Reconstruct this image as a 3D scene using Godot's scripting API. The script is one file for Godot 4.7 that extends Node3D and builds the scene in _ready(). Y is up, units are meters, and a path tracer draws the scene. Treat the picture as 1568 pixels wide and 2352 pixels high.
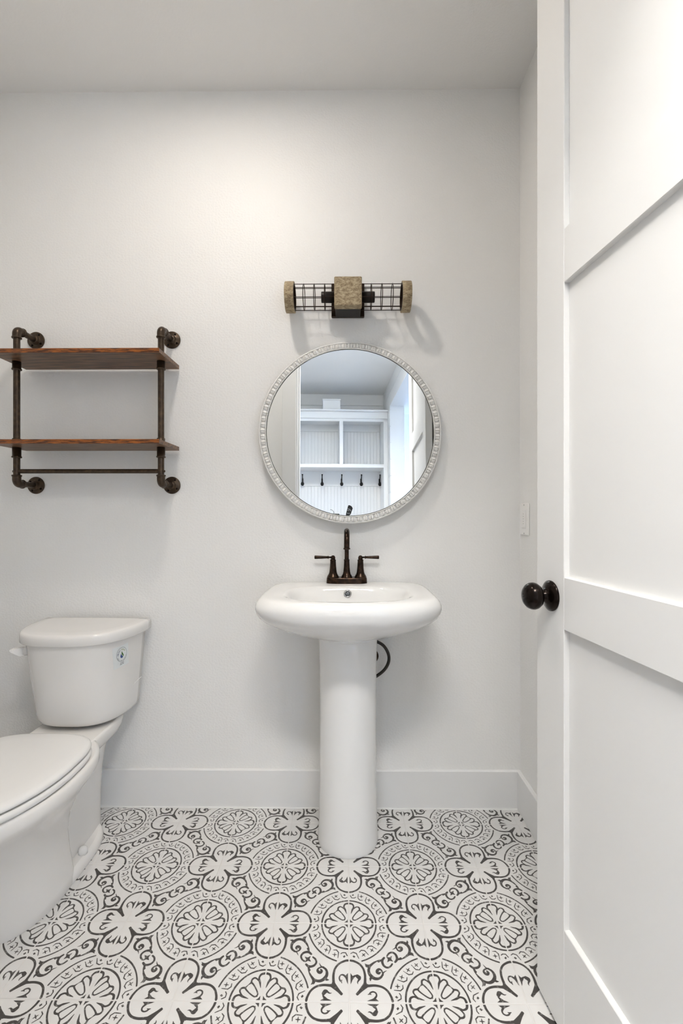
extends Node3D
# A powder room with a pedestal sink, seen through its doorway; behind the camera a mudroom that the round mirror shows.
# Units are metres, the back wall is the plane z = 0, the floor y = 0, the photographer stands at z = 1.77.

const RX0 := -1.50
const RX1 := 0.664
const RZ1 := 1.466
const CEIL := 2.743
const HX0 := -1.9
const HX1 := 0.675
const HZ0 := 1.586
const HZ1 := 3.73
const TILE := 0.2036

var M := {}
var base_of := {}


class Shape:
	var v := PackedVector3Array()
	var uv := PackedVector2Array()
	var g := PackedInt32Array()
	var mark := 0

	func tri(a: Vector3, b: Vector3, c: Vector3, grp := 0, ua := Vector2.ZERO, ub := Vector2.ZERO, uc := Vector2.ZERO) -> void:
		v.append(a); v.append(b); v.append(c)
		uv.append(ua); uv.append(ub); uv.append(uc)
		g.append(grp)

	func quad(a: Vector3, b: Vector3, c: Vector3, d: Vector3, grp := 0) -> void:
		tri(a, b, c, grp)
		tri(a, c, d, grp)

	# turns the solid added since the last seal so that its faces look outwards (clockwise)
	func seal() -> void:
		var vol := 0.0
		var n := v.size()
		if n > mark:
			var o := v[mark]
			for i in range(mark, n, 3):
				vol += (v[i] - o).dot((v[i + 1] - o).cross(v[i + 2] - o))
		if vol > 0.0:
			for i in range(mark, n, 3):
				var t := v[i + 1]
				v[i + 1] = v[i + 2]
				v[i + 2] = t
				var u := uv[i + 1]
				uv[i + 1] = uv[i + 2]
				uv[i + 2] = u
		mark = n

	func loft(rings: Array, cap0 := true, cap1 := true, grp := 0, wrap := false) -> void:
		var m := rings.size()
		for i in range(m if wrap else m - 1):
			var a: PackedVector3Array = rings[i]
			var b: PackedVector3Array = rings[(i + 1) % m]
			var n := a.size()
			for k in n:
				var k2 := (k + 1) % n
				if a[k].distance_squared_to(a[k2]) > 1e-14:
					tri(a[k], a[k2], b[k2], grp)
				if b[k].distance_squared_to(b[k2]) > 1e-14:
					tri(a[k], b[k2], b[k], grp)
		if not wrap and cap0:
			cap(rings[0], false)
		if not wrap and cap1:
			cap(rings[m - 1], true)
		seal()

	func cap(r: PackedVector3Array, flip: bool) -> void:
		var c := Vector3.ZERO
		for p in r:
			c += p
		c /= r.size()
		for k in r.size():
			var a := r[k]
			var b := r[(k + 1) % r.size()]
			if a.distance_squared_to(b) > 1e-14:
				if flip:
					tri(a, b, c, -1)
				else:
					tri(b, a, c, -1)

	# box with chamfered edges
	func box(c: Vector3, s: Vector3, e := 0.0, b := Basis.IDENTITY) -> void:
		var h := s * 0.5
		if e <= 0.0:
			var p := []
			for i in 8:
				p.append(c + b * Vector3(h.x if i & 1 else -h.x, h.y if i & 2 else -h.y, h.z if i & 4 else -h.z))
			for f in [[0, 1, 3, 2], [4, 6, 7, 5], [0, 4, 5, 1], [2, 3, 7, 6], [0, 2, 6, 4], [1, 5, 7, 3]]:
				quad(p[f[0]], p[f[1]], p[f[2]], p[f[3]], -1)
			seal()
			return
		var q := []   # per corner: point on the x face, y face, z face
		for i in 8:
			var sg := Vector3(1 if i & 1 else -1, 1 if i & 2 else -1, 1 if i & 4 else -1)
			var row := []
			for ax in 3:
				var o := h - Vector3(e, e, e)
				o[ax] = h[ax]
				row.append(c + b * (o * sg))
			q.append(row)
		for f in [[2, [0, 1, 3, 2]], [2, [4, 6, 7, 5]], [1, [0, 4, 5, 1]], [1, [2, 3, 7, 6]], [0, [0, 2, 6, 4]], [0, [1, 5, 7, 3]]]:
			var ax: int = f[0]
			var ix: Array = f[1]
			quad(q[ix[0]][ax], q[ix[1]][ax], q[ix[2]][ax], q[ix[3]][ax], -1)
		for ax in 3:
			var bit := 1 << ax
			var o1 := (ax + 1) % 3
			var o2 := (ax + 2) % 3
			for i in 8:
				if i & bit:
					continue
				var j := i | bit
				var sgn := (1 if i & (1 << o1) else -1) * (1 if i & (1 << o2) else -1)
				if sgn > 0:
					quad(q[i][o1], q[j][o1], q[j][o2], q[i][o2], -1)
				else:
					quad(q[i][o1], q[i][o2], q[j][o2], q[j][o1], -1)
		for i in 8:
			var par := (1 if i & 1 else -1) * (1 if i & 2 else -1) * (1 if i & 4 else -1)
			if par < 0:
				tri(q[i][0], q[i][1], q[i][2], -1)
			else:
				tri(q[i][0], q[i][2], q[i][1], -1)
		seal()

	# profile: Vector2(radius, height along the axis); b.y is the axis
	func lathe(o: Vector3, b: Basis, prof: Array, n := 32, grp := 0, wrap := false) -> void:
		var rings := []
		for p in prof:
			var r := PackedVector3Array()
			for k in n:
				var a := TAU * k / n
				r.append(o + b * Vector3(p.x * cos(a), p.y, p.x * sin(a)))
			rings.append(r)
		loft(rings, prof[0].x > 1e-6, prof[-1].x > 1e-6, grp, wrap)

	func tube(path: Array, rad: Variant, n := 16, closed := false) -> void:
		var m := path.size()
		var rings := []
		var t0: Vector3 = (path[1] - path[0]).normalized()
		var nrm := t0.cross(Vector3.UP if absf(t0.y) < 0.9 else Vector3.RIGHT).normalized()
		for i in m:
			var t: Vector3
			if closed:
				t = (path[(i + 1) % m] - path[(i + m - 1) % m]).normalized()
			else:
				t = (path[mini(i + 1, m - 1)] - path[maxi(i - 1, 0)]).normalized()
			nrm = (nrm - t * nrm.dot(t)).normalized()
			var bi := t.cross(nrm)
			var rr: float = rad[i] if rad is Array else rad
			var r := PackedVector3Array()
			for k in n:
				var a := TAU * k / n
				r.append(path[i] + (nrm * cos(a) + bi * sin(a)) * rr)
			rings.append(r)
		loft(rings, true, true, 0, closed)

	# flat outline, drawn in the x and y axes of b, as thick as d along b.z
	func prism(o: Vector3, b: Basis, poly: PackedVector2Array, d: float) -> void:
		var ix := Geometry2D.triangulate_polygon(poly)
		var at := func(p: Vector2, z: float) -> Vector3: return o + b * Vector3(p.x, p.y, z)
		var cw := Geometry2D.is_polygon_clockwise(poly)
		for i in range(0, ix.size(), 3):
			var A := poly[ix[i]]
			var B := poly[ix[i + 1]]
			var C := poly[ix[i + 2]]
			if (B - A).cross(C - A) < 0.0:
				var t := B
				B = C
				C = t
			tri(at.call(A, d), at.call(B, d), at.call(C, d), -1)
			tri(at.call(A, 0.0), at.call(C, 0.0), at.call(B, 0.0), -1)
		for k in poly.size():
			var p := poly[k]
			var q := poly[(k + 1) % poly.size()]
			if cw:
				var t := p
				p = q
				q = t
			quad(at.call(p, 0.0), at.call(q, 0.0), at.call(q, d), at.call(p, d), -1)
		seal()

	func mesh(shift := Vector3.ZERO) -> ArrayMesh:
		var st := SurfaceTool.new()
		st.begin(Mesh.PRIMITIVE_TRIANGLES)
		for i in v.size():
			st.set_smooth_group(g[i / 3])
			st.set_uv(uv[i])
			st.add_vertex(v[i] - shift)
		st.generate_normals()
		st.index()
		return st.commit()


# ---------------------------------------------------------------- nodes

func thing(called: String, label: String, category: String, at: Vector3, group := "") -> Node3D:
	var o := Node3D.new()
	o.name = called
	add_child(o, true)
	o.position = at
	base_of[o] = at
	tag(o, label, category, group)
	return o

func tag(o: Node, label: String, category: String, group := "") -> void:
	o.set_meta("label", label)
	o.set_meta("category", category)
	if group:
		o.set_meta("group", group)

# one named mesh; its shape is given in room coordinates, or in the parent's own with local
func obj(called: String, s: Shape, m: Material, parent: Node = self, local := false) -> MeshInstance3D:
	var o := MeshInstance3D.new()
	o.name = called
	var shift := Vector3.ZERO
	if not local and base_of.has(parent):
		shift = base_of[parent]
	o.mesh = s.mesh(shift)
	o.material_override = null
	for i in o.mesh.get_surface_count():
		o.mesh.surface_set_material(i, m)
	parent.add_child(o, true)
	base_of[o] = shift if not local else Vector3.ZERO
	return o

func placed(called: String, mesh: Mesh, parent: Node, t: Transform3D) -> MeshInstance3D:
	var o := MeshInstance3D.new()
	o.name = called
	o.mesh = mesh
	o.transform = t
	parent.add_child(o, true)
	return o

func struct(called: String, s: Shape, m: Material, parent: Node = self) -> MeshInstance3D:
	var o := obj(called, s, m, parent)
	if parent == self:
		o.set_meta("kind", "structure")
	return o

func bx(c: Vector3, s: Vector3, e := 0.0) -> Shape:
	var h := Shape.new()
	h.box(c, s, e)
	return h

# box from its two far corners
func span(a: Vector3, b: Vector3, e := 0.0) -> Shape:
	return bx((a + b) * 0.5, (b - a).abs(), e)

func axis_basis(y: Vector3) -> Basis:
	y = y.normalized()
	var x := y.cross(Vector3.FORWARD if absf(y.z) < 0.9 else Vector3.RIGHT).normalized()
	return Basis(x, y, x.cross(y))

func lathed(o: Vector3, ax: Vector3, prof: Array, n := 32, grp := 0) -> Shape:
	var s := Shape.new()
	s.lathe(o, axis_basis(ax), prof, n, grp)
	return s

func tubed(path: Array, r: Variant, n := 16) -> Shape:
	var s := Shape.new()
	s.tube(path, r, n)
	return s

func smooth_path(pts: Array, per := 6) -> Array:
	var out := []
	for i in pts.size() - 1:
		var a: Vector3 = pts[maxi(i - 1, 0)]
		var b: Vector3 = pts[i]
		var c: Vector3 = pts[i + 1]
		var d: Vector3 = pts[mini(i + 2, pts.size() - 1)]
		for k in per:
			out.append(b.cubic_interpolate(c, a, d, float(k) / per))
	out.append(pts[-1])
	return out


# ---------------------------------------------------------------- materials

func mat(called: String, c: Color, rough: float, metal := 0.0) -> StandardMaterial3D:
	var m := StandardMaterial3D.new()
	m.resource_name = called
	m.albedo_color = c
	m.roughness = rough
	m.metallic = metal
	M[called] = m
	return m

func noise_tex(freq: float, size: int, seed_n: int, ramp: Gradient = null, kind := FastNoiseLite.TYPE_SIMPLEX_SMOOTH, oct := 4, gain := 0.5) -> NoiseTexture2D:
	var n := FastNoiseLite.new()
	n.noise_type = kind
	n.seed = seed_n
	n.frequency = freq
	n.fractal_octaves = oct
	var t := NoiseTexture2D.new()
	n.fractal_gain = gain
	t.noise = n
	t.width = size
	t.height = size
	t.seamless = true
	if ramp:
		t.color_ramp = ramp
	return t

func ramp(stops: Array) -> Gradient:
	var r := Gradient.new()
	var off := PackedFloat32Array()
	var col := PackedColorArray()
	for s in stops:
		off.append(s[0])
		col.append(s[1])
	r.offsets = off
	r.colors = col
	return r

func triplanar(m: StandardMaterial3D, scale: Vector3) -> void:
	m.uv1_triplanar = true
	m.uv1_world_triplanar = true
	m.uv1_scale = scale
	m.uv1_triplanar_sharpness = 4.0

func relief(m: StandardMaterial3D, t: Texture2D, cm: float) -> void:
	m.heightmap_enabled = true
	m.heightmap_texture = t
	m.heightmap_scale = cm

func make_materials() -> void:
	var peel := noise_tex(0.028, 512, 3, null, FastNoiseLite.TYPE_SIMPLEX_SMOOTH, 3)
	var wall := mat("wall_paint", Color(0.957, 0.955, 0.948), 0.5)
	triplanar(wall, Vector3(6.5, 6.5, 6.5))
	relief(wall, peel, 0.07)
	var ceil := mat("ceiling_paint", Color(0.955, 0.951, 0.943), 0.75)
	triplanar(ceil, Vector3(6.5, 6.5, 6.5))
	relief(ceil, peel, 0.045)
	mat("trim_paint", Color(0.94, 0.94, 0.937), 0.38)
	mat("door_paint", Color(0.91, 0.909, 0.904), 0.42)
	mat("porcelain", Color(0.945, 0.943, 0.937), 0.07)
	mat("toilet_porcelain", Color(0.935, 0.926, 0.914), 0.09)
	mat("seat_plastic", Color(0.94, 0.936, 0.928), 0.24)
	mat("caulk", Color(0.93, 0.93, 0.92), 0.5)
	# oil rubbed bronze: dark brown metal, a little mottled
	var bz := mat("bronze", Color(1, 1, 1), 0.24, 0.9)
	bz.albedo_texture = noise_tex(0.02, 256, 11, ramp([[0.0, Color(0.135, 0.105, 0.09)], [0.55, Color(0.20, 0.155, 0.125)], [1.0, Color(0.32, 0.24, 0.185)]]))
	triplanar(bz, Vector3(9, 9, 9))
	mat("knob_bronze", Color(0.11, 0.082, 0.068), 0.2, 0.8)
	var pipe := mat("black_pipe", Color(1, 1, 1), 0.36, 0.75)
	pipe.albedo_texture = noise_tex(0.03, 256, 12, ramp([[0.0, Color(0.23, 0.195, 0.165)], [0.6, Color(0.30, 0.25, 0.205)], [1.0, Color(0.38, 0.31, 0.245)]]))
	triplanar(pipe, Vector3(5, 5, 5))
	var wood := mat("stained_board", Color(1, 1, 1), 0.42)
	wood.albedo_texture = noise_tex(0.012, 512, 21, ramp([[0.0, Color(0.24, 0.17, 0.125)], [0.42, Color(0.39, 0.285, 0.205)], [0.6, Color(0.47, 0.35, 0.255)], [1.0, Color(0.56, 0.43, 0.315)]]), FastNoiseLite.TYPE_SIMPLEX_SMOOTH, 5)
	triplanar(wood, Vector3(1.1, 11, 11))
	var band := mat("stained_edge", Color(1, 1, 1), 0.4)
	band.albedo_texture = noise_tex(0.02, 512, 22, ramp([[0.0, Color(0.15, 0.07, 0.03)], [0.36, Color(0.33, 0.17, 0.06)], [0.5, Color(0.60, 0.33, 0.11)], [1.0, Color(0.72, 0.44, 0.18)]]), FastNoiseLite.TYPE_SIMPLEX_SMOOTH, 6, 0.75)
	triplanar(band, Vector3(1.3, 16, 16))
	var drift := mat("weathered_wood", Color(1, 1, 1), 0.6)
	drift.albedo_texture = noise_tex(0.010, 512, 23, ramp([[0.0, Color(0.40, 0.33, 0.235)], [0.40, Color(0.54, 0.47, 0.36)], [0.55, Color(0.66, 0.59, 0.47)], [1.0, Color(0.80, 0.74, 0.62)]]), FastNoiseLite.TYPE_SIMPLEX_SMOOTH, 6, 0.85)
	triplanar(drift, Vector3(7, 14, 14))
	relief(drift, noise_tex(0.05, 256, 24), 0.015)
	mat("sconce_metal", Color(0.17, 0.115, 0.08), 0.4, 0.7)
	mat("socket_black", Color(0.10, 0.075, 0.06), 0.45, 0.4)
	mat("frame_white", Color(0.94, 0.937, 0.927), 0.5)
	mat("glass_edge", Color(0.42, 0.43, 0.41), 0.25, 0.6)
	mat("mirror_silver", Color(0.90, 0.915, 0.925), 0.0, 1.0)
	mat("chrome", Color(0.72, 0.72, 0.72), 0.12, 1.0)
	mat("dark_hole", Color(0.07, 0.065, 0.06), 0.6)
	mat("rubber_hose", Color(0.13, 0.105, 0.085), 0.4)
	mat("switch_plastic", Color(0.97, 0.967, 0.96), 0.3)
	mat("switch_mark", Color(0.70, 0.70, 0.69), 0.6)
	mat("grout", Color(0.88, 0.872, 0.86), 0.85)
	mat("sticker_film", Color(0.90, 0.915, 0.915), 0.3)
	mat("ink_blue", Color(0.18, 0.30, 0.55), 0.4)
	mat("ink_green", Color(0.20, 0.42, 0.10), 0.4)
	mat("ink_olive", Color(0.55, 0.57, 0.18), 0.4)
	mat("ink_navy", Color(0.22, 0.24, 0.40), 0.4)
	mat("ink_grey", Color(0.42, 0.44, 0.46), 0.4)
	mat("mud_white", Color(0.94, 0.94, 0.937), 0.4)
	mat("hook_black", Color(0.05, 0.05, 0.055), 0.4, 0.3)
	mat("gear_black", Color(0.045, 0.045, 0.05), 0.5)
	mat("gear_print", Color(0.75, 0.76, 0.78), 0.5)
	mat("gear_edge", Color(0.55, 0.38, 0.28), 0.5)
	mat("hall_floor", Color(0.52, 0.46, 0.40), 0.45)
	var lens := mat("lamp_lens", Color(0.95, 0.95, 0.95), 0.4)
	lens.emission_enabled = true
	lens.emission = Color(1.0, 0.95, 0.88)
	lens.emission_energy_multiplier = 6.0
	var lens2 := mat("lamp_lens_cool", Color(0.95, 0.95, 0.95), 0.4)
	lens2.emission_enabled = true
	lens2.emission = Color(0.90, 0.95, 1.0)
	lens2.emission_energy_multiplier = 6.0
	var lens3 := mat("unseen_panel_lens", Color(0.95, 0.95, 0.95), 0.4)
	lens3.emission_enabled = true
	lens3.emission = Color(1.0, 0.985, 0.96)
	lens3.emission_energy_multiplier = 1.5
	var pane := mat("window_glass", Color(0.95, 0.98, 1.0, 0.06), 0.02)
	pane.transparency = BaseMaterial3D.TRANSPARENCY_ALPHA


# ---------------------------------------------------------------- printed cement-look tile

const TS := 512
var ink := PackedFloat32Array()

func dot_line(a: Vector2, b: Vector2, wa: float, wb: float) -> void:
	var r := maxf(wa, wb) * 0.56
	var x0 := maxi(0, int((minf(a.x, b.x) - r) * TS) - 1)
	var x1 := mini(TS - 1, int((maxf(a.x, b.x) + r) * TS) + 1)
	var y0 := maxi(0, int((minf(a.y, b.y) - r) * TS) - 1)
	var y1 := mini(TS - 1, int((maxf(a.y, b.y) + r) * TS) + 1)
	var d := b - a
	var l2 := maxf(d.length_squared(), 1e-9)
	for y in range(y0, y1 + 1):
		for x in range(x0, x1 + 1):
			var p := Vector2((x + 0.5) / TS, (y + 0.5) / TS)
			var t := clampf((p - a).dot(d) / l2, 0.0, 1.0)
			var cov := (lerpf(wa, wb, t) * 0.56 - p.distance_to(a + d * t)) * TS + 0.5
			if cov > ink[y * TS + x]:
				ink[y * TS + x] = minf(cov, 1.0)

# a brush stroke through points (Catmull-Rom); widths are spread along it
func stroke(pts: Array, widths: Array, per := 5, curved := true) -> void:
	var n := pts.size()
	var total := (n - 1) * per
	var last: Vector2 = pts[0]
	var lw: float = widths[0]
	for i in n - 1:
		for k in range(1, per + 1):
			var t := float(k) / per
			var q: Vector2
			if curved:
				q = pts[i].cubic_interpolate(pts[i + 1], pts[maxi(i - 1, 0)], pts[mini(i + 2, n - 1)], t)
			else:
				q = pts[i].lerp(pts[i + 1], t)
			var f := float(i * per + k) / total * (widths.size() - 1)
			var w0: float = widths[int(minf(f, widths.size() - 1))]
			var w1: float = widths[mini(int(f) + 1, widths.size() - 1)]
			var w := lerpf(w0, w1, f - floorf(f))
			dot_line(last, q, lw, w)
			last = q
			lw = w

func blot(poly: Array) -> void:
	var pp := PackedVector2Array(poly)
	var lo := pp[0]
	var hi := pp[0]
	for p in pp:
		lo = lo.min(p)
		hi = hi.max(p)
	for y in range(maxi(0, int(lo.y * TS)), mini(TS - 1, int(hi.y * TS) + 1) + 1):
		for x in range(maxi(0, int(lo.x * TS)), mini(TS - 1, int(hi.x * TS) + 1) + 1):
			var c := 0.0
			for s in [Vector2(0.25, 0.25), Vector2(0.75, 0.25), Vector2(0.25, 0.75), Vector2(0.75, 0.75)]:
				if Geometry2D.is_point_in_polygon(Vector2(x + s.x, y + s.y) / TS, pp):
					c += 0.25
			ink[y * TS + x] = maxf(ink[y * TS + x], c)

# half of the design; turned half a turn it gives the other half
func draw_half(turn: bool) -> void:
	var P := func(u: float, v: float) -> Vector2: return Vector2(1.0 - u, 1.0 - v) if turn else Vector2(u, v)
	var PL := func(a: Array) -> Array:
		var o := []
		for q in a:
			o.append(P.call(q[0], q[1]))
		return o
	var G := 0.016
	# medallion round the corner (0, 0): small diamond, leaf, inner circle, beads, outer arc
	blot(PL.call([[G, G], [0.062, G], [0.036, 0.036], [G, 0.062]]))
	for mirror in [false, true]:
		var Q := func(a: Array) -> Array:
			var o := []
			for q in a:
				o.append(P.call(q[1], q[0]) if mirror else P.call(q[0], q[1]))
			return o
		stroke(Q.call([[0.318, G], [0.304, 0.052], [0.262, 0.068], [0.215, 0.050], [0.150, 0.030]]), [0.026, 0.022, 0.018, 0.022, 0.004])
		stroke(Q.call([[0.215, 0.048], [0.248, 0.085], [0.264, 0.118], [0.246, 0.145], [0.208, 0.150]]), [0.016, 0.015, 0.019, 0.02])
		stroke(Q.call([[0.208, 0.150], [0.192, 0.126], [0.138, 0.082], [0.086, 0.052], [0.060, 0.058], [0.056, 0.056]]), [0.02, 0.013, 0.014, 0.014])
	stroke(PL.call([[0.150, 0.208], [0.175, 0.186], [0.186, 0.175], [0.208, 0.150]]), [0.02, 0.008, 0.008, 0.02])
	var arc := func(r: float, a0: float, a1: float, w: float) -> void:
		var pts := []
		for k in 13:
			var a := deg_to_rad(lerpf(a0, a1, k / 12.0))
			pts.append(P.call(r * cos(a), r * sin(a)))
		stroke(pts, [w, w * 1.12, w * 0.9, w], 2)
	arc.call(0.362, 2.8, 87.2, 0.018)
	arc.call(0.542, 17.0, 73.0, 0.016)
	for k in 6:
		var th := 7.5 + 15.0 * k
		var pol := func(r: float, a: float) -> Vector2: return P.call(r * cos(deg_to_rad(a)), r * sin(deg_to_rad(a)))
		var sg := -1.0 if k < 5 else 1.0
		if k == 0:
			sg = 1.0
			stroke([pol.call(0.452, th - 4.5), pol.call(0.415, th - 1.5), pol.call(0.418, th + 3.5), pol.call(0.437, th + 6.0)], [0.011, 0.010], 4, false)
		else:
			stroke([pol.call(0.424, th + 4.8), pol.call(0.408, th + 0.4), pol.call(0.430, th - 4.6), pol.call(0.500, th - 6.4)], [0.008, 0.011, 0.011, 0.007], 4, false)
		var c := Vector2(0.474 * cos(deg_to_rad(th)), 0.474 * sin(deg_to_rad(th)))
		if k == 0 or k == 5:
			c = Vector2(0.466 * cos(deg_to_rad(th)), 0.466 * sin(deg_to_rad(th)))
			blot([P.call(c.x - 0.018, c.y - 0.004), P.call(c.x - 0.002, c.y - 0.016), P.call(c.x + 0.018, c.y + 0.002), P.call(c.x + 0.0, c.y + 0.016)])
		else:
			var ang := deg_to_rad(th - 20.0)
			for q in 4:
				var d := Vector2.from_angle(ang + q * PI / 2)
				stroke([P.call(c.x, c.y), P.call(c.x + d.x * 0.027, c.y + d.y * 0.027)], [0.014, 0.005], 2, false)
	# quatrefoil round the corner (1, 0)
	for mirror in [false, true]:
		var Q := func(a: Array) -> Array:
			var o := []
			for q in a:
				o.append(P.call(1.0 - q[1], 1.0 - q[0]) if mirror else P.call(q[0], q[1]))
			return o
		stroke(Q.call([[0.512, G + 0.004], [0.522, 0.062], [0.556, 0.125], [0.614, 0.170], [0.690, 0.188], [0.760, 0.186], [0.806, 0.180]]), [0.026, 0.022, 0.022, 0.026, 0.030])
		stroke(Q.call([[0.790, 0.186], [0.835, 0.152], [0.874, 0.118], [0.908, 0.086]]), [0.034, 0.030, 0.022, 0.02])
	blot(PL.call([[0.770, 0.198], [0.800, 0.170], [0.850, 0.130], [0.870, 0.150], [0.830, 0.200], [0.802, 0.230], [0.796, 0.206]]))
	# the two little swirls in the petals: one open, one with a filled head
	blot(PL.call([[0.668, G], [0.800, G], [0.776, 0.028], [0.752, 0.036], [0.724, 0.048], [0.700, 0.044], [0.684, 0.030]]))
	stroke(PL.call([[0.712, 0.044], [0.690, 0.074], [0.696, 0.104], [0.728, 0.118], [0.760, 0.106], [0.768, 0.092]]), [0.022, 0.016, 0.014, 0.016, 0.010])
	stroke(PL.call([[0.788, 0.086], [0.766, 0.094], [0.748, 0.086]]), [0.004, 0.016, 0.004])
	blot(PL.call([[1.0 - G, 0.332], [1.0 - G, 0.200], [0.972, 0.224], [0.962, 0.250], [0.940, 0.276], [0.962, 0.300]]))
	stroke(PL.call([[0.955, 0.282], [0.930, 0.300], [0.905, 0.296]]), [0.026, 0.016, 0.022])
	stroke(PL.call([[0.905, 0.296], [0.884, 0.280], [0.880, 0.262]]), [0.036, 0.042, 0.026])
	stroke(PL.call([[0.882, 0.258], [0.902, 0.226], [0.898, 0.204]]), [0.022, 0.012, 0.003])
	# scroll from the middle of the tile towards the quatrefoil
	stroke(PL.call([[0.474, 0.448], [0.500, 0.416], [0.540, 0.403], [0.576, 0.424], [0.592, 0.462], [0.590, 0.496], [0.566, 0.526]]), [0.018, 0.020, 0.022, 0.026, 0.028, 0.022])
	blot(PL.call([[0.585, 0.490], [0.612, 0.478], [0.640, 0.464], [0.656, 0.478], [0.700, 0.446], [0.742, 0.405], [0.760, 0.420], [0.742, 0.446], [0.700, 0.474], [0.640, 0.498], [0.596, 0.506]]))
	stroke(PL.call([[0.745, 0.425], [0.776, 0.424], [0.808, 0.448]]), [0.028, 0.026, 0.004])
	stroke(PL.call([[0.745, 0.425], [0.780, 0.412], [0.800, 0.424]]), [0.028, 0.02, 0.01])
	stroke(PL.call([[0.742, 0.430], [0.762, 0.386], [0.764, 0.345], [0.744, 0.304], [0.704, 0.272], [0.660, 0.268], [0.622, 0.286], [0.600, 0.320]]), [0.026, 0.028, 0.032, 0.036, 0.030, 0.024, 0.018])
	stroke(PL.call([[0.728, 0.290], [0.748, 0.268], [0.750, 0.240]]), [0.034, 0.024, 0.004])
	stroke(PL.call([[0.600, 0.312], [0.588, 0.342], [0.548, 0.366]]), [0.020, 0.014, 0.003])
	stroke(PL.call([[0.598, 0.330], [0.610, 0.366], [0.638, 0.384], [0.664, 0.368], [0.666, 0.342], [0.646, 0.330], [0.630, 0.342]]), [0.014, 0.018, 0.022, 0.026, 0.024, 0.018])
	blot(PL.call([[0.640, 0.330], [0.668, 0.340], [0.668, 0.366], [0.646, 0.384], [0.630, 0.372], [0.646, 0.356]]))

func make_tile_textures() -> Array:
	ink.resize(TS * TS)
	ink.fill(0.0)
	draw_half(false)
	draw_half(true)
	# four-pointed star in the middle
	for q in 4:
		var d := Vector2.from_angle(deg_to_rad(38.0) + q * PI / 2)
		stroke([Vector2(0.5, 0.49), Vector2(0.5, 0.49) + d * 0.046], [0.036, 0.006], 3, false)
	var out := []
	var worn := FastNoiseLite.new()
	worn.noise_type = FastNoiseLite.TYPE_SIMPLEX_SMOOTH
	worn.fractal_octaves = 3
	var cloud := FastNoiseLite.new()
	cloud.noise_type = FastNoiseLite.TYPE_SIMPLEX_SMOOTH
	cloud.frequency = 0.006
	cloud.fractal_octaves = 4
	for n in 4:
		worn.seed = 40 + n
		worn.frequency = 0.03
		cloud.seed = 60 + n
		var data := PackedByteArray()
		data.resize(TS * TS * 3)
		for y in TS:
			for x in TS:
				var k := ink[y * TS + x]
				var c := 0.885 + 0.016 * cloud.get_noise_2d(x, y)
				var r := c
				var gg := c * 0.994
				var b := c * 0.985
				if k > 0.0:
					# the print is rubbed thin in small patches
					var w := clampf((worn.get_noise_2d(x, y) - 0.22) * 2.2, 0.0, 0.75)
					w = w * (0.5 + 0.5 * worn.get_noise_2d(x * 6.0, y * 6.0 + 500.0))
					k *= 1.0 - w
					r = lerpf(r, 0.262, k)
					gg = lerpf(gg, 0.250, k)
					b = lerpf(b, 0.240, k)
				var i := (y * TS + x) * 3
				data[i] = int(r * 255.0)
				data[i + 1] = int(gg * 255.0)
				data[i + 2] = int(b * 255.0)
		var im := Image.create_from_data(TS, TS, false, Image.FORMAT_RGB8, data)
		out.append(ImageTexture.create_from_image(im))
	return out

# one tile of the floor from (x0, z0) to (x1, z1) inside the cell whose corner is (cx, cz); turned a quarter where odd
func tile_mesh(x0: float, z0: float, x1: float, z1: float, odd: bool) -> Shape:
	var s := Shape.new()
	var e := 0.0007
	var top := [Vector3(x0 + e, 0, z0 + e), Vector3(x1 - e, 0, z0 + e), Vector3(x1 - e, 0, z1 - e), Vector3(x0 + e, 0, z1 - e)]
	var rim := [Vector3(x0, -e, z0), Vector3(x1, -e, z0), Vector3(x1, -e, z1), Vector3(x0, -e, z1)]
	var low := [Vector3(x0, -0.006, z0), Vector3(x1, -0.006, z0), Vector3(x1, -0.006, z1), Vector3(x0, -0.006, z1)]
	var U := func(p: Vector3) -> Vector2:
		var u := Vector2(p.x / TILE, p.z / TILE)
		if odd:
			u = Vector2(1.0 - u.y, u.x)
		return u
	var put := func(a: Vector3, b: Vector3, c: Vector3, d: Vector3) -> void:
		s.tri(a, b, c, -1, U.call(a), U.call(b), U.call(c))
		s.tri(a, c, d, -1, U.call(a), U.call(c), U.call(d))
	put.call(top[0], top[1], top[2], top[3])
	for k in 4:
		var j := (k + 1) % 4
		put.call(rim[k], rim[j], top[j], top[k])
		put.call(low[k], low[j], rim[j], rim[k])
	put.call(low[3], low[2], low[1], low[0])
	s.seal()
	return s


# ---------------------------------------------------------------- camera, light

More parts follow.
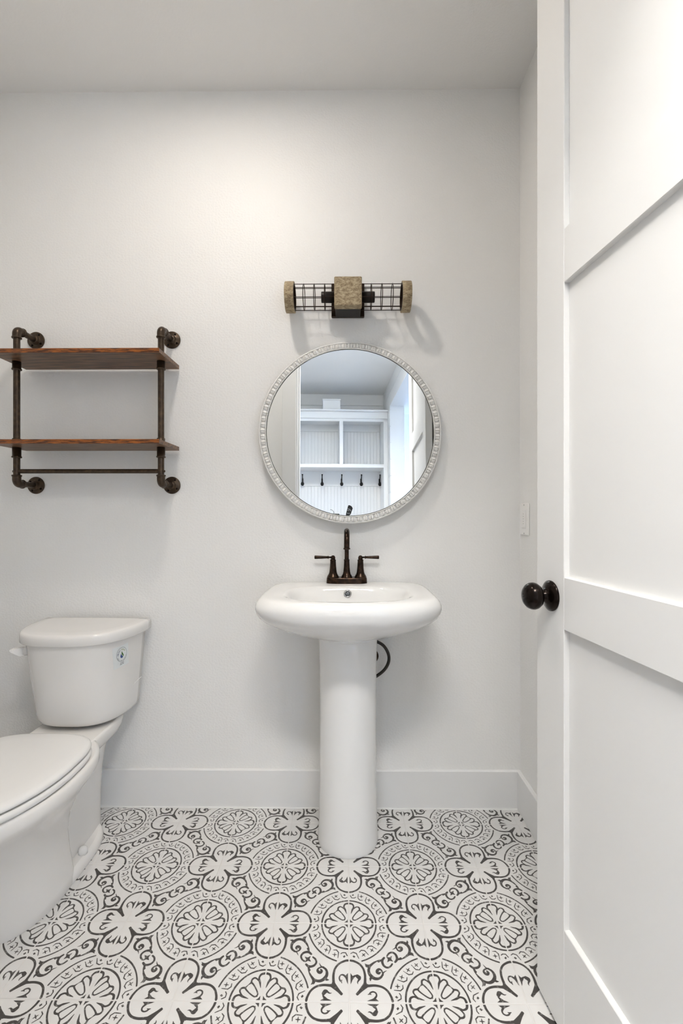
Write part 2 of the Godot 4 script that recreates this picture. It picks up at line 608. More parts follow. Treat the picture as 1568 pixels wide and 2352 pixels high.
func set_stage() -> void:
	var cam := Camera3D.new()
	cam.name = "camera"
	cam.fov = rad_to_deg(2.0 * atan(1176.0 / 1062.0))
	cam.near = 0.02
	cam.far = 60.0
	add_child(cam)
	cam.position = Vector3(0, 1.126, 1.772)
	cam.rotation = Vector3(0, deg_to_rad(0.55), 0)
	cam.current = true

	var sky := ProceduralSkyMaterial.new()
	sky.sky_top_color = Color(0.58, 0.74, 0.95)
	sky.sky_horizon_color = Color(0.90, 0.94, 0.98)
	sky.ground_bottom_color = Color(0.35, 0.36, 0.34)
	sky.ground_horizon_color = Color(0.60, 0.62, 0.62)
	sky.sky_energy_multiplier = 3.6
	var env := Environment.new()
	env.background_mode = Environment.BG_SKY
	env.sky = Sky.new()
	env.sky.sky_material = sky
	env.tonemap_mode = Environment.TONE_MAPPER_LINEAR
	env.tonemap_exposure = 1.33
	env.sdfgi_enabled = true
	env.ssao_enabled = true
	env.ssil_enabled = true
	var we := WorldEnvironment.new()
	we.name = "environment"
	we.environment = env
	add_child(we)

	# the powder room's recessed ceiling light and the mudroom's one
	downlight("powder_room_downlight", Vector3(-0.42, CEIL, 0.73), "round recessed downlight in the powder room ceiling", Color(1.0, 0.965, 0.92), 0.66, "lamp_lens")
	downlight("mudroom_downlight", Vector3(-0.40, CEIL, 2.5), "round recessed downlight in the mudroom ceiling", Color(0.74, 0.87, 1.0), 0.34, "lamp_lens_cool")
	unseen_hall_panel()

# unseen ceiling panel behind the photographer, placed to light the powder room's lower half
func unseen_hall_panel() -> void:
	var at := Vector3(0.02, CEIL, 1.80)
	var t := thing("unseen_ceiling_panel", "unseen deep box light on the hall ceiling, placed to light the lower powder room", "ceiling light", at)
	# deep box sides, shaped to keep the panel's light off the cubbies
	var fr := span(at + Vector3(-0.35, -0.02, -0.20), at + Vector3(0.35, 0, 0.20), 0.003)
	for sd in [-1.0, 1.0]:
		fr.box(at + Vector3(sd * 0.343, -0.075, 0), Vector3(0.012, 0.13, 0.40), 0.002)
		fr.box(at + Vector3(0, -0.075, sd * 0.193), Vector3(0.70, 0.13, 0.012), 0.002)
	obj("panel_baffle", fr, M["trim_paint"], t)
	obj("lamp_lens", span(at + Vector3(-0.33, -0.024, -0.18), at + Vector3(0.33, -0.019, 0.18)), M["unseen_panel_lens"], t)
	var l := AreaLight3D.new()
	l.name = "unseen_hall_light"
	l.area_size = Vector2(0.66, 0.36)
	l.area_normalize_energy = true
	l.light_color = Color(1.0, 0.985, 0.96)
	l.light_energy = 4.6
	l.shadow_enabled = true
	l.area_range = 12.0
	l.area_attenuation = 2.0
	l.position = Vector3(0, -0.03, 0)
	l.rotation = Vector3(-PI / 2, 0, 0)
	t.add_child(l)

func downlight(called: String, at: Vector3, label: String, c: Color, energy: float, lens: String) -> void:
	if M.is_empty():
		make_materials()
	var t := thing("recessed_downlight", label, "ceiling light", at)
	obj("trim_ring", lathed(at, Vector3.DOWN, [Vector2(0.071, 0.0), Vector2(0.092, 0.0), Vector2(0.090, 0.008), Vector2(0.084, 0.013), Vector2(0.076, 0.013), Vector2(0.071, 0.005), Vector2(0.071, 0.0)], 48), M["trim_paint"], t)
	obj("lamp_lens", lathed(at, Vector3.DOWN, [Vector2(0.0, 0.001), Vector2(0.0705, 0.001), Vector2(0.0705, 0.003), Vector2(0.0, 0.0045)], 48), M[lens], t)
	var l := AreaLight3D.new()
	l.name = called
	l.area_size = Vector2(0.125, 0.125)
	l.area_normalize_energy = true
	l.light_color = c
	l.light_energy = energy
	l.shadow_enabled = true
	l.area_range = 12.0
	l.area_attenuation = 2.0
	l.position = Vector3(0, -0.011, 0)
	l.rotation = Vector3(-PI / 2, 0, 0)
	t.add_child(l)


# ---------------------------------------------------------------- powder room shell

func build_room() -> void:
	var wp: Material = M["wall_paint"]
	var tp: Material = M["trim_paint"]
	var T := 0.12
	struct("wall_back", span(Vector3(RX0 - T, -0.1, -T), Vector3(RX1 + T, CEIL + 0.1, 0)), wp)
	struct("wall_left", span(Vector3(RX0 - T, -0.1, 0), Vector3(RX0, CEIL + 0.1, RZ1)), wp)
	struct("wall_right", span(Vector3(RX1, -0.1, 0), Vector3(RX1 + T, CEIL + 0.1, RZ1)), wp)
	# front wall with the doorway in which the photographer stands
	var DX0 := -0.262
	var DX1 := 0.563
	var DH := 2.462
	var s := span(Vector3(HX0 - T, -0.1, RZ1), Vector3(DX0, CEIL + 0.1, HZ0))
	s.box(Vector3((DX1 + 3.3) / 2, (CEIL) / 2, (RZ1 + HZ0) / 2), Vector3(3.3 - DX1, CEIL + 0.2, HZ0 - RZ1))
	s.box(Vector3((DX0 + DX1) / 2, (DH + CEIL + 0.1) / 2, (RZ1 + HZ0) / 2), Vector3(DX1 - DX0, CEIL + 0.1 - DH, HZ0 - RZ1))
	struct("wall_front", s, wp)
	struct("ceiling", span(Vector3(HX0 - T, CEIL, -T), Vector3(3.4, CEIL + 0.12, HZ1 + 0.9)), M["ceiling_paint"])
	# jamb lining and casing
	var j := span(Vector3(DX0, 0, RZ1), Vector3(DX0 + 0.017, DH - 0.017, HZ0), 0.001)
	j.box(Vector3(DX1 - 0.0085, (DH - 0.017) / 2, (RZ1 + HZ0) / 2), Vector3(0.017, DH - 0.017, HZ0 - RZ1), 0.001)
	j.box(Vector3((DX0 + DX1) / 2, DH - 0.0085, (RZ1 + HZ0) / 2), Vector3(DX1 - DX0, 0.017, HZ0 - RZ1), 0.001)
	j.box(Vector3(DX0 + 0.023, (DH - 0.017) / 2, RZ1 + 0.065), Vector3(0.012, DH - 0.017, 0.05), 0.002)
	struct("trim_1", j, tp)
	for side in 2:
		var z := RZ1 - 0.009 if side == 0 else HZ0 + 0.009
		var c := Shape.new()
		c.box(Vector3(DX0 - 0.043, (DH + 0.0) / 2, z), Vector3(0.094, DH, 0.018), 0.002)
		if side == 1:
			c.box(Vector3(DX1 + 0.043, DH / 2, z), Vector3(0.094, DH, 0.018), 0.002)
		else:
			c.box(Vector3(DX1 + 0.043, DH / 2, z), Vector3(0.094, DH, 0.018), 0.002)
		c.box(Vector3((DX0 + DX1) / 2, DH + 0.045, z), Vector3(DX1 - DX0 + 0.18, 0.10, 0.018), 0.002)
		struct("trim_%d" % (2 + side), c, tp)
	# baseboards
	struct("baseboard_back", span(Vector3(RX0, 0.001, 0), Vector3(RX1, 0.143, 0.016), 0.0015), tp)
	struct("baseboard_right", span(Vector3(RX1 - 0.016, 0.001, 0.016), Vector3(RX1, 0.143, RZ1 - 0.02), 0.0015), tp)
	struct("baseboard_left", span(Vector3(RX0, 0.001, 0.016), Vector3(RX0 + 0.016, 0.143, RZ1), 0.0015), tp)
	var cb := Shape.new()
	cb.tube([Vector3(RX0, 0.001, 0.017), Vector3(RX1 - 0.016, 0.001, 0.017)], 0.0035, 8)
	struct("trim_4", cb, M["caulk"])

func build_floor() -> void:
	var f := struct("floor", span(Vector3(RX0, -0.06, 0), Vector3(RX1, -0.0011, RZ1 + 0.02)), M["grout"])
	var tex := make_tile_textures()
	var mats := []
	for k in 4:
		var m := StandardMaterial3D.new()
		m.resource_name = "printed_tile_%d" % k
		m.albedo_texture = tex[k]
		m.roughness = 0.42
		m.texture_repeat = false
		mats.append(m)
	var shared := {}
	var J := 0.0014
	for j in range(-1, 8):
		for i in range(-8, 5):
			var cx := 0.008 + TILE * i
			var cz := 0.0995 + TILE * (j - 0)
			var x0 := maxf(J, RX0 - cx)
			var x1 := minf(TILE - J, RX1 - 0.002 - cx)
			var z0 := maxf(J, 0.002 - cz)
			var z1 := minf(TILE - J, RZ1 - cz)
			if x1 - x0 < 0.01 or z1 - z0 < 0.01:
				continue
			var odd := posmod(i + j, 2) == 1
			var n := posmod(i * 7 + j * 5 + i * j, 4)
			var key := "%s %d %.4f %.4f %.4f %.4f" % [odd, n, x0, x1, z0, z1]
			if not shared.has(key):
				shared[key] = tile_mesh(x0, z0, x1, z1, odd).mesh()
				shared[key].surface_set_material(0, mats[n])
			placed("tile", shared[key], f, Transform3D(Basis.IDENTITY, Vector3(cx, 0, cz)))

func build_door() -> void:
	var ang := deg_to_rad(5.6)
	# own axes: x from the latch edge to the hinge, y up, z away from the room's middle (towards the right wall)
	var d := Node3D.new()
	d.name = "door_1"
	d.set_meta("kind", "structure")
	d.set_meta("label", "white painted three panel door standing open with bronze knob")
	d.set_meta("category", "door")
	add_child(d)
	d.position = Vector3(0.45, 0.012, 0.678)
	var bx_ := Vector3(sin(ang), 0, cos(ang))
	d.basis = Basis(bx_, Vector3.UP, bx_.cross(Vector3.UP))
	# bx_ cross up points to -x (towards the room); the leaf lies behind its face at negative z
	base_of[d] = Vector3.ZERO
	var W := 0.79
	var H := 2.43
	var TH := 0.035
	var SW := 0.112
	var dp: Material = M["door_paint"]
	var e := 0.0012
	for x in [0.0, W - SW]:
		obj("stile", span(Vector3(x, 0, -TH), Vector3(x + SW, H, 0), e), dp, d, true)
	var y0 := 0.012
	var rails := [[0.0, 0.242 - y0], [0.8765 - y0, 0.988 - y0], [1.611 - y0, 1.725 - y0], [2.315 - y0, H]]
	for r in rails:
		obj("rail", span(Vector3(SW, r[0], -TH), Vector3(W - SW, r[1], 0), e), dp, d, true)
	for k in 3:
		obj("panel", span(Vector3(SW - 0.004, rails[k][1] - 0.004, -TH + 0.012), Vector3(W - SW + 0.004, rails[k + 1][0] + 0.004, -0.012)), dp, d, true)
	# latch plate on the edge
	obj("latch_plate", span(Vector3(-0.0012, 0.90, -0.029), Vector3(0.002, 0.957, -0.006), 0.0003), M["knob_bronze"], d, true)
	for side in [1.0, -1.0]:
		var kb: Material = M["knob_bronze"]
		var o := Vector3(0.062, 0.928, 0.0 if side > 0 else -TH)
		var ax := Vector3(0, 0, side)
		var root := obj("door_knob", lathed(o, ax, [Vector2(0.0, 0.0235), Vector2(0.0125, 0.0235), Vector2(0.0185, 0.0255), Vector2(0.0245, 0.0295), Vector2(0.0285, 0.0350), Vector2(0.0300, 0.0410), Vector2(0.0293, 0.0475), Vector2(0.0262, 0.0540), Vector2(0.0205, 0.0592), Vector2(0.0130, 0.0625), Vector2(0.005, 0.0640), Vector2(0.0, 0.0642)], 48), kb, d, true)
		obj("rosette", lathed(o, ax, [Vector2(0.0, 0.0), Vector2(0.0335, 0.0), Vector2(0.034, 0.002), Vector2(0.0335, 0.0045), Vector2(0.0315, 0.0055), Vector2(0.031, 0.0065), Vector2(0.0285, 0.0085), Vector2(0.022, 0.0115), Vector2(0.0165, 0.0145), Vector2(0.013, 0.019), Vector2(0.0125, 0.025), Vector2(0.0, 0.025)], 48), kb, root, true)
		obj("pin_hole", lathed(o, ax, [Vector2(0.0, 0.0632), Vector2(0.0026, 0.0632), Vector2(0.0026, 0.0645), Vector2(0.0, 0.0645)], 16), M["dark_hole"], root, true)


# ---------------------------------------------------------------- ring outlines

func spow(x: float, p: float) -> float:
	return signf(x) * pow(absf(x), p)

# closed outline in the xz plane: half width a, reaching bf to the front and bb to the back of zc; nf and nb square it off
func egg(xc: float, y: float, zc: float, a: float, bf: float, bb: float, nf: float, nb: float, n := 72) -> PackedVector3Array:
	var r := PackedVector3Array()
	for k in n:
		var t := TAU * k / n
		var c := cos(t)
		var s := sin(t)
		var nn := nf if s >= 0.0 else nb
		r.append(Vector3(xc + a * spow(c, 2.0 / nn), y, zc + (bf if s >= 0.0 else bb) * spow(s, 2.0 / nn)))
	return r

# half outline with a straight back: the plan of a cistern
func dee(xc: float, y: float, zb: float, a: float, dep: float, nn: float, n := 56) -> PackedVector3Array:
	var r := PackedVector3Array()
	for k in n + 1:
		var t := PI * k / n
		var t2 := t - 0.12 * sin(2.0 * t)
		r.append(Vector3(xc + a * spow(cos(t2), 2.0 / nn), y, zb + dep * pow(maxf(sin(t2), 0.0), 2.0 / nn)))
	return r


# ---------------------------------------------------------------- pedestal sink and faucet

func build_sink() -> void:
	var X := 0.007
	var p: Material = M["porcelain"]
	var t := thing("pedestal_sink", "white glossy pedestal sink standing under the round mirror", "sink", Vector3(X, 0, 0.17))
	# column: D-shaped, a little waisted
	var col := []
	for r in [[0.0, 0.1035, 0.108], [0.006, 0.1045, 0.109], [0.02, 0.1035, 0.108], [0.06, 0.1015, 0.105], [0.2, 0.0985, 0.101], [0.4, 0.0975, 0.099], [0.58, 0.0985, 0.099], [0.66, 0.100, 0.1005], [0.688, 0.101, 0.102], [0.6945, 0.0995, 0.1]]:
		col.append(egg(X, r[0] + 0.0005, 0.165, r[1], r[2], 0.10, 2.15, 3.0, 64))
	var c := Shape.new()
	c.loft(col)
	obj("pedestal", c, p, t)
	# basin: underside, rolled rim, flat top, bowl, all one casting
	var rings := []
	#      y      half   front   back   squareness
	var outer := [
		[0.690, 0.095, 0.225, 0.02, 2.6], [0.693, 0.118, 0.238, 0.012, 2.7], [0.702, 0.150, 0.262, 0.006, 2.8], [0.718, 0.188, 0.305, 0.003, 3.0], [0.739, 0.224, 0.355, 0.002, 3.4],
		[0.760, 0.252, 0.395, 0.002, 4.0], [0.779, 0.272, 0.424, 0.002, 4.6], [0.796, 0.2845, 0.443, 0.002, 5.2], [0.810, 0.291, 0.449, 0.002, 5.4], [0.823, 0.294, 0.452, 0.002, 5.6],
		[0.835, 0.2935, 0.452, 0.002, 5.6], [0.845, 0.2895, 0.448, 0.002, 5.6], [0.853, 0.283, 0.442, 0.002, 5.6], [0.858, 0.275, 0.434, 0.002, 5.6], [0.8595, 0.266, 0.426, 0.004, 5.6], [0.860, 0.256, 0.418, 0.01, 5.6]]
	for r in outer:
		rings.append(basin_ring(X, r[0], r[1], r[2], r[3], r[4]))
	var inner := [[0.860, 0.212, 0.409, 0.112, 3.4], [0.8585, 0.205, 0.404, 0.117, 3.3], [0.854, 0.198, 0.399, 0.121, 3.2], [0.842, 0.190, 0.392, 0.126, 3.1], [0.815, 0.180, 0.382, 0.132, 3.0], [0.785, 0.170, 0.368, 0.142, 2.9], [0.760, 0.162, 0.350, 0.160, 2.7], [0.744, 0.125, 0.325, 0.185, 2.5], [0.736, 0.075, 0.295, 0.215, 2.2], [0.734, 0.022, 0.272, 0.238, 2.0]]
	for r in inner:
		rings.append(basin_ring(X, r[0], r[1], r[2], r[3], r[4]))
	var b := Shape.new()
	b.loft(rings)
	var basin := obj("basin", b, p, t)
	# neck of the casting, between basin and column
	var nk := []
	for r in [[0.692, 0.0995, 0.099], [0.699, 0.0995, 0.1], [0.710, 0.097, 0.103], [0.724, 0.088, 0.112], [0.738, 0.074, 0.128], [0.752, 0.054, 0.148], [0.764, 0.03, 0.165]]:
		nk.append(egg(X, r[0] + 0.0025, 0.165, r[1], r[2], 0.09, 2.2, 2.6, 64))
	var n := Shape.new()
	n.loft(nk)
	obj("neck", n, p, basin)
	var ov := Vector3(0.006, 0.8355, 0.1285)
	var ax := Vector3(0, 0.12, 1)
	var ring := obj("overflow_ring", lathed(ov, ax, [Vector2(0.0085, -0.004), Vector2(0.0085, 0.002), Vector2(0.0105, 0.0035), Vector2(0.0135, 0.003), Vector2(0.0142, 0.0005), Vector2(0.0142, -0.004), Vector2(0.0085, -0.004)], 32), M["chrome"], t)
	obj("overflow_hole", lathed(ov, ax, [Vector2(0.0, -0.004), Vector2(0.0086, -0.004), Vector2(0.0086, 0.0012), Vector2(0.0, 0.0012)], 24), M["ink_grey"], ring)
	obj("drain", lathed(Vector3(X, 0.7335, 0.255), Vector3.UP, [Vector2(0.0, 0.0), Vector2(0.021, 0.0), Vector2(0.021, 0.0015), Vector2(0.016, 0.0028), Vector2(0.0, 0.004)], 32), M["bronze"], t)

func basin_ring(xc: float, y: float, a: float, zf: float, zb: float, nn: float) -> PackedVector3Array:
	var mid := (zf + zb) * 0.5
	var h := (zf - zb) * 0.5
	var r := egg(xc, y, mid, a, h, h, nn, nn, 120)
	for i in r.size():
		# the front edge bows forward
		if r[i].z > mid:
			var q := (r[i].x - xc) / a
			var f := (r[i].z - mid) / h
			r[i].z -= 0.055 * h / 0.22 * q * q * f
	return r

func build_faucet() -> void:
	var m: Material = M["bronze"]
	var X := 0.003
	var Z := 0.036
	var Y := 0.860
	var t := thing("bathroom_faucet", "oil rubbed bronze two handle faucet with tall arched spout on the sink", "faucet", Vector3(X, Y, Z))
	# base plate with rounded ends
	var rings := []
	for q in [[0.0, 1.0], [0.004, 1.0], [0.005, 0.985], [0.016, 0.965], [0.019, 0.945], [0.021, 0.90]]:
		rings.append(egg(X, Y + q[0], Z, 0.0765 * (1.0 - (1.0 - q[1]) * 0.35), 0.0275 * q[1], 0.0275 * q[1], 3.0, 3.0, 64))
	var b := Shape.new()
	b.loft(rings)
	obj("base_plate", b, m, t)
	for sd in [-1.0, 1.0]:
		var o := Vector3(X + sd * 0.0515, Y + 0.0195, Z)
		obj("handle_body", lathed(o, Vector3.UP, [Vector2(0.0, 0.0), Vector2(0.0222, 0.0), Vector2(0.0222, 0.005), Vector2(0.0205, 0.007), Vector2(0.0200, 0.009), Vector2(0.0165, 0.014), Vector2(0.0142, 0.021), Vector2(0.0130, 0.030), Vector2(0.0116, 0.046), Vector2(0.0108, 0.062), Vector2(0.0112, 0.0635), Vector2(0.0112, 0.067), Vector2(0.0085, 0.069), Vector2(0.0, 0.069)], 32), m, t)
		var hd := obj("lever", lathed(o + Vector3(0, 0.068, 0), Vector3.UP, [Vector2(0.0, 0.0), Vector2(0.0078, 0.0), Vector2(0.0088, 0.004), Vector2(0.0085, 0.009), Vector2(0.0062, 0.0135), Vector2(0.003, 0.0155), Vector2(0.0, 0.016)], 24), m, t)
		var c := o + Vector3(0, 0.0765, 0)
		obj("lever_arm", lathed(c, Vector3(sd, 0, 0), [Vector2(0.0, 0.002), Vector2(0.0032, 0.002), Vector2(0.0032, 0.016), Vector2(0.0058, 0.017), Vector2(0.0058, 0.019), Vector2(0.0044, 0.0205), Vector2(0.0052, 0.034), Vector2(0.0064, 0.062), Vector2(0.0066, 0.068), Vector2(0.0055, 0.0695), Vector2(0.0, 0.0695)], 24), m, hd)
	var s0 := Vector3(X, Y + 0.0195, Z)
	obj("spout_body", lathed(s0, Vector3.UP, [Vector2(0.0, 0.0), Vector2(0.0212, 0.0), Vector2(0.0212, 0.004), Vector2(0.0195, 0.0055), Vector2(0.0192, 0.008), Vector2(0.0150, 0.014), Vector2(0.0130, 0.022), Vector2(0.0112, 0.040), Vector2(0.0102, 0.062), Vector2(0.0106, 0.064), Vector2(0.0106, 0.068), Vector2(0.0086, 0.070), Vector2(0.0, 0.070)], 32), m, t)
	var path := [s0 + Vector3(0, 0.068, 0), s0 + Vector3(0, 0.10, 0)]
	for k in 17:
		var a := PI * k / 16.0
		path.append(Vector3(X, 1.0165 + 0.0405 * sin(a), Z + 0.0465 - 0.0465 * cos(a)))
	path.append(Vector3(X, 0.998, Z + 0.093))
	var rr := []
	for k in path.size():
		rr.append(0.0082 + 0.0018 * clampf((k - 2) / 10.0, 0.0, 1.0))
	obj("spout", tubed(path, rr, 24), m, t)
	obj("spout_tip", lathed(Vector3(X, 0.993, Z + 0.093), Vector3.UP, [Vector2(0.0, 0.0), Vector2(0.0112, 0.0), Vector2(0.0124, 0.0015), Vector2(0.0124, 0.004), Vector2(0.0105, 0.006), Vector2(0.0, 0.007)], 28), m, t)

func build_supply() -> void:
	var t := thing("supply_hose", "dark curved water supply hose beside the sink pedestal", "hose", Vector3(0.12, 0.52, 0.06))
	var path := smooth_path([Vector3(0.06, 0.655, 0.05), Vector3(0.102, 0.648, 0.05), Vector3(0.136, 0.632, 0.05), Vector3(0.155, 0.605, 0.05), Vector3(0.160, 0.578, 0.05), Vector3(0.152, 0.552, 0.05), Vector3(0.134, 0.530, 0.05), Vector3(0.104, 0.510, 0.05), Vector3(0.07, 0.50, 0.05)], 6)
	obj("hose", tubed(path, 0.0058, 14), M["rubber_hose"], t)
	obj("stop_valve", lathed(Vector3(0.095, 0.575, 0.001), Vector3(0, 0, 1), [Vector2(0.0, 0.0), Vector2(0.030, 0.0), Vector2(0.030, 0.002), Vector2(0.024, 0.006), Vector2(0.009, 0.008), Vector2(0.0085, 0.04), Vector2(0.012, 0.042), Vector2(0.012, 0.05), Vector2(0.0, 0.05)], 24), M["bronze"], t)


# ---------------------------------------------------------------- toilet

const TX := -0.942

func tank_half(y: float) -> float:
	return lerpf(0.158, 0.1825, clampf((y - 0.41) / 0.28, 0.0, 1.0))

func tank_deep(y: float) -> float:
	return lerpf(0.208, 0.247, clampf((y - 0.41) / 0.28, 0.0, 1.0))

func build_toilet() -> void:
	var p: Material = M["toilet_porcelain"]
	var t := thing("toilet", "white two piece toilet with closed lid left of the pedestal sink", "toilet", Vector3(TX, 0, 0.35))
	# bowl and foot, one casting
	var rings := []
	#        y     zc     half   front  back  nf   nb
	for r in [[0.0, 0.41, 0.119, 0.178, 0.10, 2.1, 3.0], [0.004, 0.41, 0.121, 0.180, 0.10, 2.1, 3.0], [0.03, 0.412, 0.119, 0.18, 0.09, 2.1, 3.0], [0.10, 0.42, 0.113, 0.182, 0.085, 2.1, 3.0], [0.17, 0.432, 0.114, 0.196, 0.09, 2.1, 2.8], [0.225, 0.447, 0.124, 0.212, 0.12, 2.1, 2.6],
			[0.27, 0.46, 0.143, 0.230, 0.17, 2.05, 2.5], [0.305, 0.47, 0.165, 0.246, 0.21, 2.0, 2.5], [0.330, 0.476, 0.186, 0.258, 0.235, 2.0, 2.5], [0.343, 0.477, 0.195, 0.263, 0.246, 2.0, 2.5], [0.352, 0.477, 0.1985, 0.265, 0.25, 2.0, 2.5], [0.372, 0.477, 0.1985, 0.265, 0.25, 2.0, 2.5], [0.379, 0.477, 0.196, 0.262, 0.248, 2.0, 2.5], [0.382, 0.477, 0.190, 0.256, 0.242, 2.0, 2.5]]:
		rings.append(egg(TX, r[0], r[1], r[2] * 0.965, r[3], r[4], r[5], r[6], 96))
	var b := Shape.new()
	b.loft(rings)
	# rear deck that carries the cistern
	var deck := []
	for r in [[0.29, 0.075, 0.13], [0.315, 0.098, 0.14], [0.335, 0.115, 0.148], [0.355, 0.124, 0.152], [0.375, 0.126, 0.153], [0.381, 0.123, 0.150], [0.3835, 0.118, 0.146]]:
		deck.append(egg(TX, r[0], 0.18, r[1], r[2] + 0.06, r[2], 4.5, 4.5, 64))
	b.loft(deck)
	# trapway
	var trap := []
	for r in [[0.0, 0.082, 0.09, 0.44], [0.06, 0.080, 0.09, 0.44], [0.14, 0.078, 0.085, 0.44], [0.22, 0.080, 0.075, 0.44], [0.28, 0.086, 0.06, 0.44], [0.33, 0.098, 0.05, 0.44]]:
		var zc: float = (r[2] + r[3]) * 0.5
		var h: float = (r[3] - r[2]) * 0.5
		trap.append(egg(TX, r[0], zc, r[1], h, h, 3.2, 3.2, 64))
	b.loft(trap)
	# foot flange
	var foot := []
	for r in [[0.0, 0.118], [0.004, 0.120], [0.020, 0.117], [0.028, 0.112], [0.031, 0.105]]:
		foot.append(egg(TX, r[0], 0.285, r[1], 0.14, 0.175 * r[1] / 0.12, 5.0, 2.4, 72))
	b.loft(foot)
	obj("bowl", b, p, t)
	for sd in [-1.0, 1.0]:
		obj("bolt_cap", lathed(Vector3(TX + sd * 0.098, 0.0295, 0.295), Vector3.UP, [Vector2(0.0, 0.0), Vector2(0.0135, 0.0), Vector2(0.0135, 0.010), Vector2(0.0125, 0.016), Vector2(0.0095, 0.0205), Vector2(0.005, 0.0225), Vector2(0.0, 0.023)], 24), M["seat_plastic"], t)
	# seat and lid
	var sp: Material = M["seat_plastic"]
	var seat := []
	for r in [[0.384, 0.97], [0.387, 0.99], [0.394, 1.0], [0.400, 0.992], [0.403, 0.972]]:
		seat.append(egg(TX, r[0], 0.484, 0.182 * r[1], 0.277 * r[1], 0.18 * r[1], 2.0, 3.2, 96))
	var s1 := Shape.new()
	s1.loft(seat)
	obj("seat", s1, sp, t)
	var lid := []
	for r in [[0.406, 0.955], [0.408, 0.975], [0.413, 0.985], [0.418, 0.978], [0.4225, 0.955], [0.425, 0.90], [0.4265, 0.7], [0.427, 0.4]]:
		lid.append(egg(TX, r[0], 0.484, 0.182 * r[1], 0.277 * r[1], 0.18 * r[1], 2.0, 3.4, 96))
	var s2 := Shape.new()
	s2.loft(lid)
	obj("seat_lid", s2, sp, t)
	for sd in [-1.0, 1.0]:
		obj("hinge", lathed(Vector3(TX + sd * 0.075 - 0.02, 0.398, 0.298), Vector3(1, 0, 0), [Vector2(0.0, 0.0), Vector2(0.0105, 0.0), Vector2(0.012, 0.0015), Vector2(0.012, 0.0385), Vector2(0.0105, 0.04), Vector2(0.0, 0.04)], 20), sp, t)
	# cistern
	var tank := []
	for r in [[0.388, 0.72], [0.390, 0.80], [0.396, 0.90], [0.405, 0.965], [0.418, 0.993], [0.435, 1.0]]:
		tank.append(dee(TX, r[0], 0.025, tank_half(r[0]) * r[1], tank_deep(r[0]) * r[1], 2.8))
	for k in range(1, 11):
		var y := lerpf(0.435, 0.690, k / 10.0)
		tank.append(dee(TX, y, 0.025, tank_half(y), tank_deep(y), 2.8))
	var s3 := Shape.new()
	s3.loft(tank)
	var tk := obj("tank", s3, p, t)
	var tl := []
	for r in [[0.686, 0.1930, 0.250], [0.6865, 0.2000, 0.258], [0.689, 0.2025, 0.2605], [0.712, 0.2025, 0.2605], [0.7185, 0.2010, 0.2590], [0.7225, 0.197, 0.2545], [0.7242, 0.190, 0.247], [0.7255, 0.16, 0.21], [0.726, 0.08, 0.11]]:
		tl.append(dee(TX, r[0], 0.022 + (0.2605 - r[2]) * 0.1, r[1], r[2], 2.8))
	var s4 := Shape.new()
	s4.loft(tl)
	obj("tank_lid", s4, p, t)
	# flush lever at the left front corner
	var o := Vector3(-1.088, 0.654, 0.2125)
	var out := Vector3(-0.82, 0, 0.57).normalized()
	var lev := obj("flush_lever", lathed(o, out, [Vector2(0.0, -0.006), Vector2(0.0155, -0.006), Vector2(0.0155, 0.003), Vector2(0.0135, 0.0045), Vector2(0.0135, 0.008), Vector2(0.0, 0.008)], 28), sp, tk)
	var wedge := Shape.new()
	var bz := out.cross(Vector3.UP)
	wedge.prism(o - bz * 0.010, Basis(out, Vector3.UP, bz), PackedVector2Array([Vector2(0.003, -0.0125), Vector2(0.016, -0.0135), Vector2(0.0425, 0.0055), Vector2(0.0435, 0.008), Vector2(0.036, 0.0125), Vector2(0.020, 0.0142), Vector2(0.003, 0.0135)]), 0.020)
	obj("lever_paddle", wedge, sp, lev)
	# paper label
	sticker(tk)
	# tie left on the cistern's side
	obj("plastic_tie", tubed([Vector3(TX + 0.166, 0.497, 0.085), Vector3(TX + 0.174, 0.507, 0.070), Vector3(TX + 0.181, 0.513, 0.058)], 0.0012, 6), M["seat_plastic"], tk)

# point on the cistern's face: s metres along the curve from the middle, at height y, lifted off it
func tank_face(s: float, y: float, lift: float) -> Vector3:
	var a := tank_half(y)
	var dd := tank_deep(y)
	var nn := 2.8
	var last := Vector2(0, dd)
	var run := 0.0
	var n := 160
	for k in range(1, n + 1):
		var t := PI / 2 * (1.0 - float(k) / n)
		var q := Vector2(a * spow(cos(t), 2.0 / nn), dd * pow(maxf(sin(t), 0.0), 2.0 / nn))
		var l := q.distance_to(last)
		if run + l >= s:
			var w := last.lerp(q, (s - run) / l)
			var nr := Vector2(-(q.y - last.y), q.x - last.x).normalized()
			return Vector3(TX + w.x + nr.x * lift, y, 0.025 + w.y + nr.y * lift)
		run += l
		last = q
	return Vector3(TX + last.x, y, 0.025 + last.y)

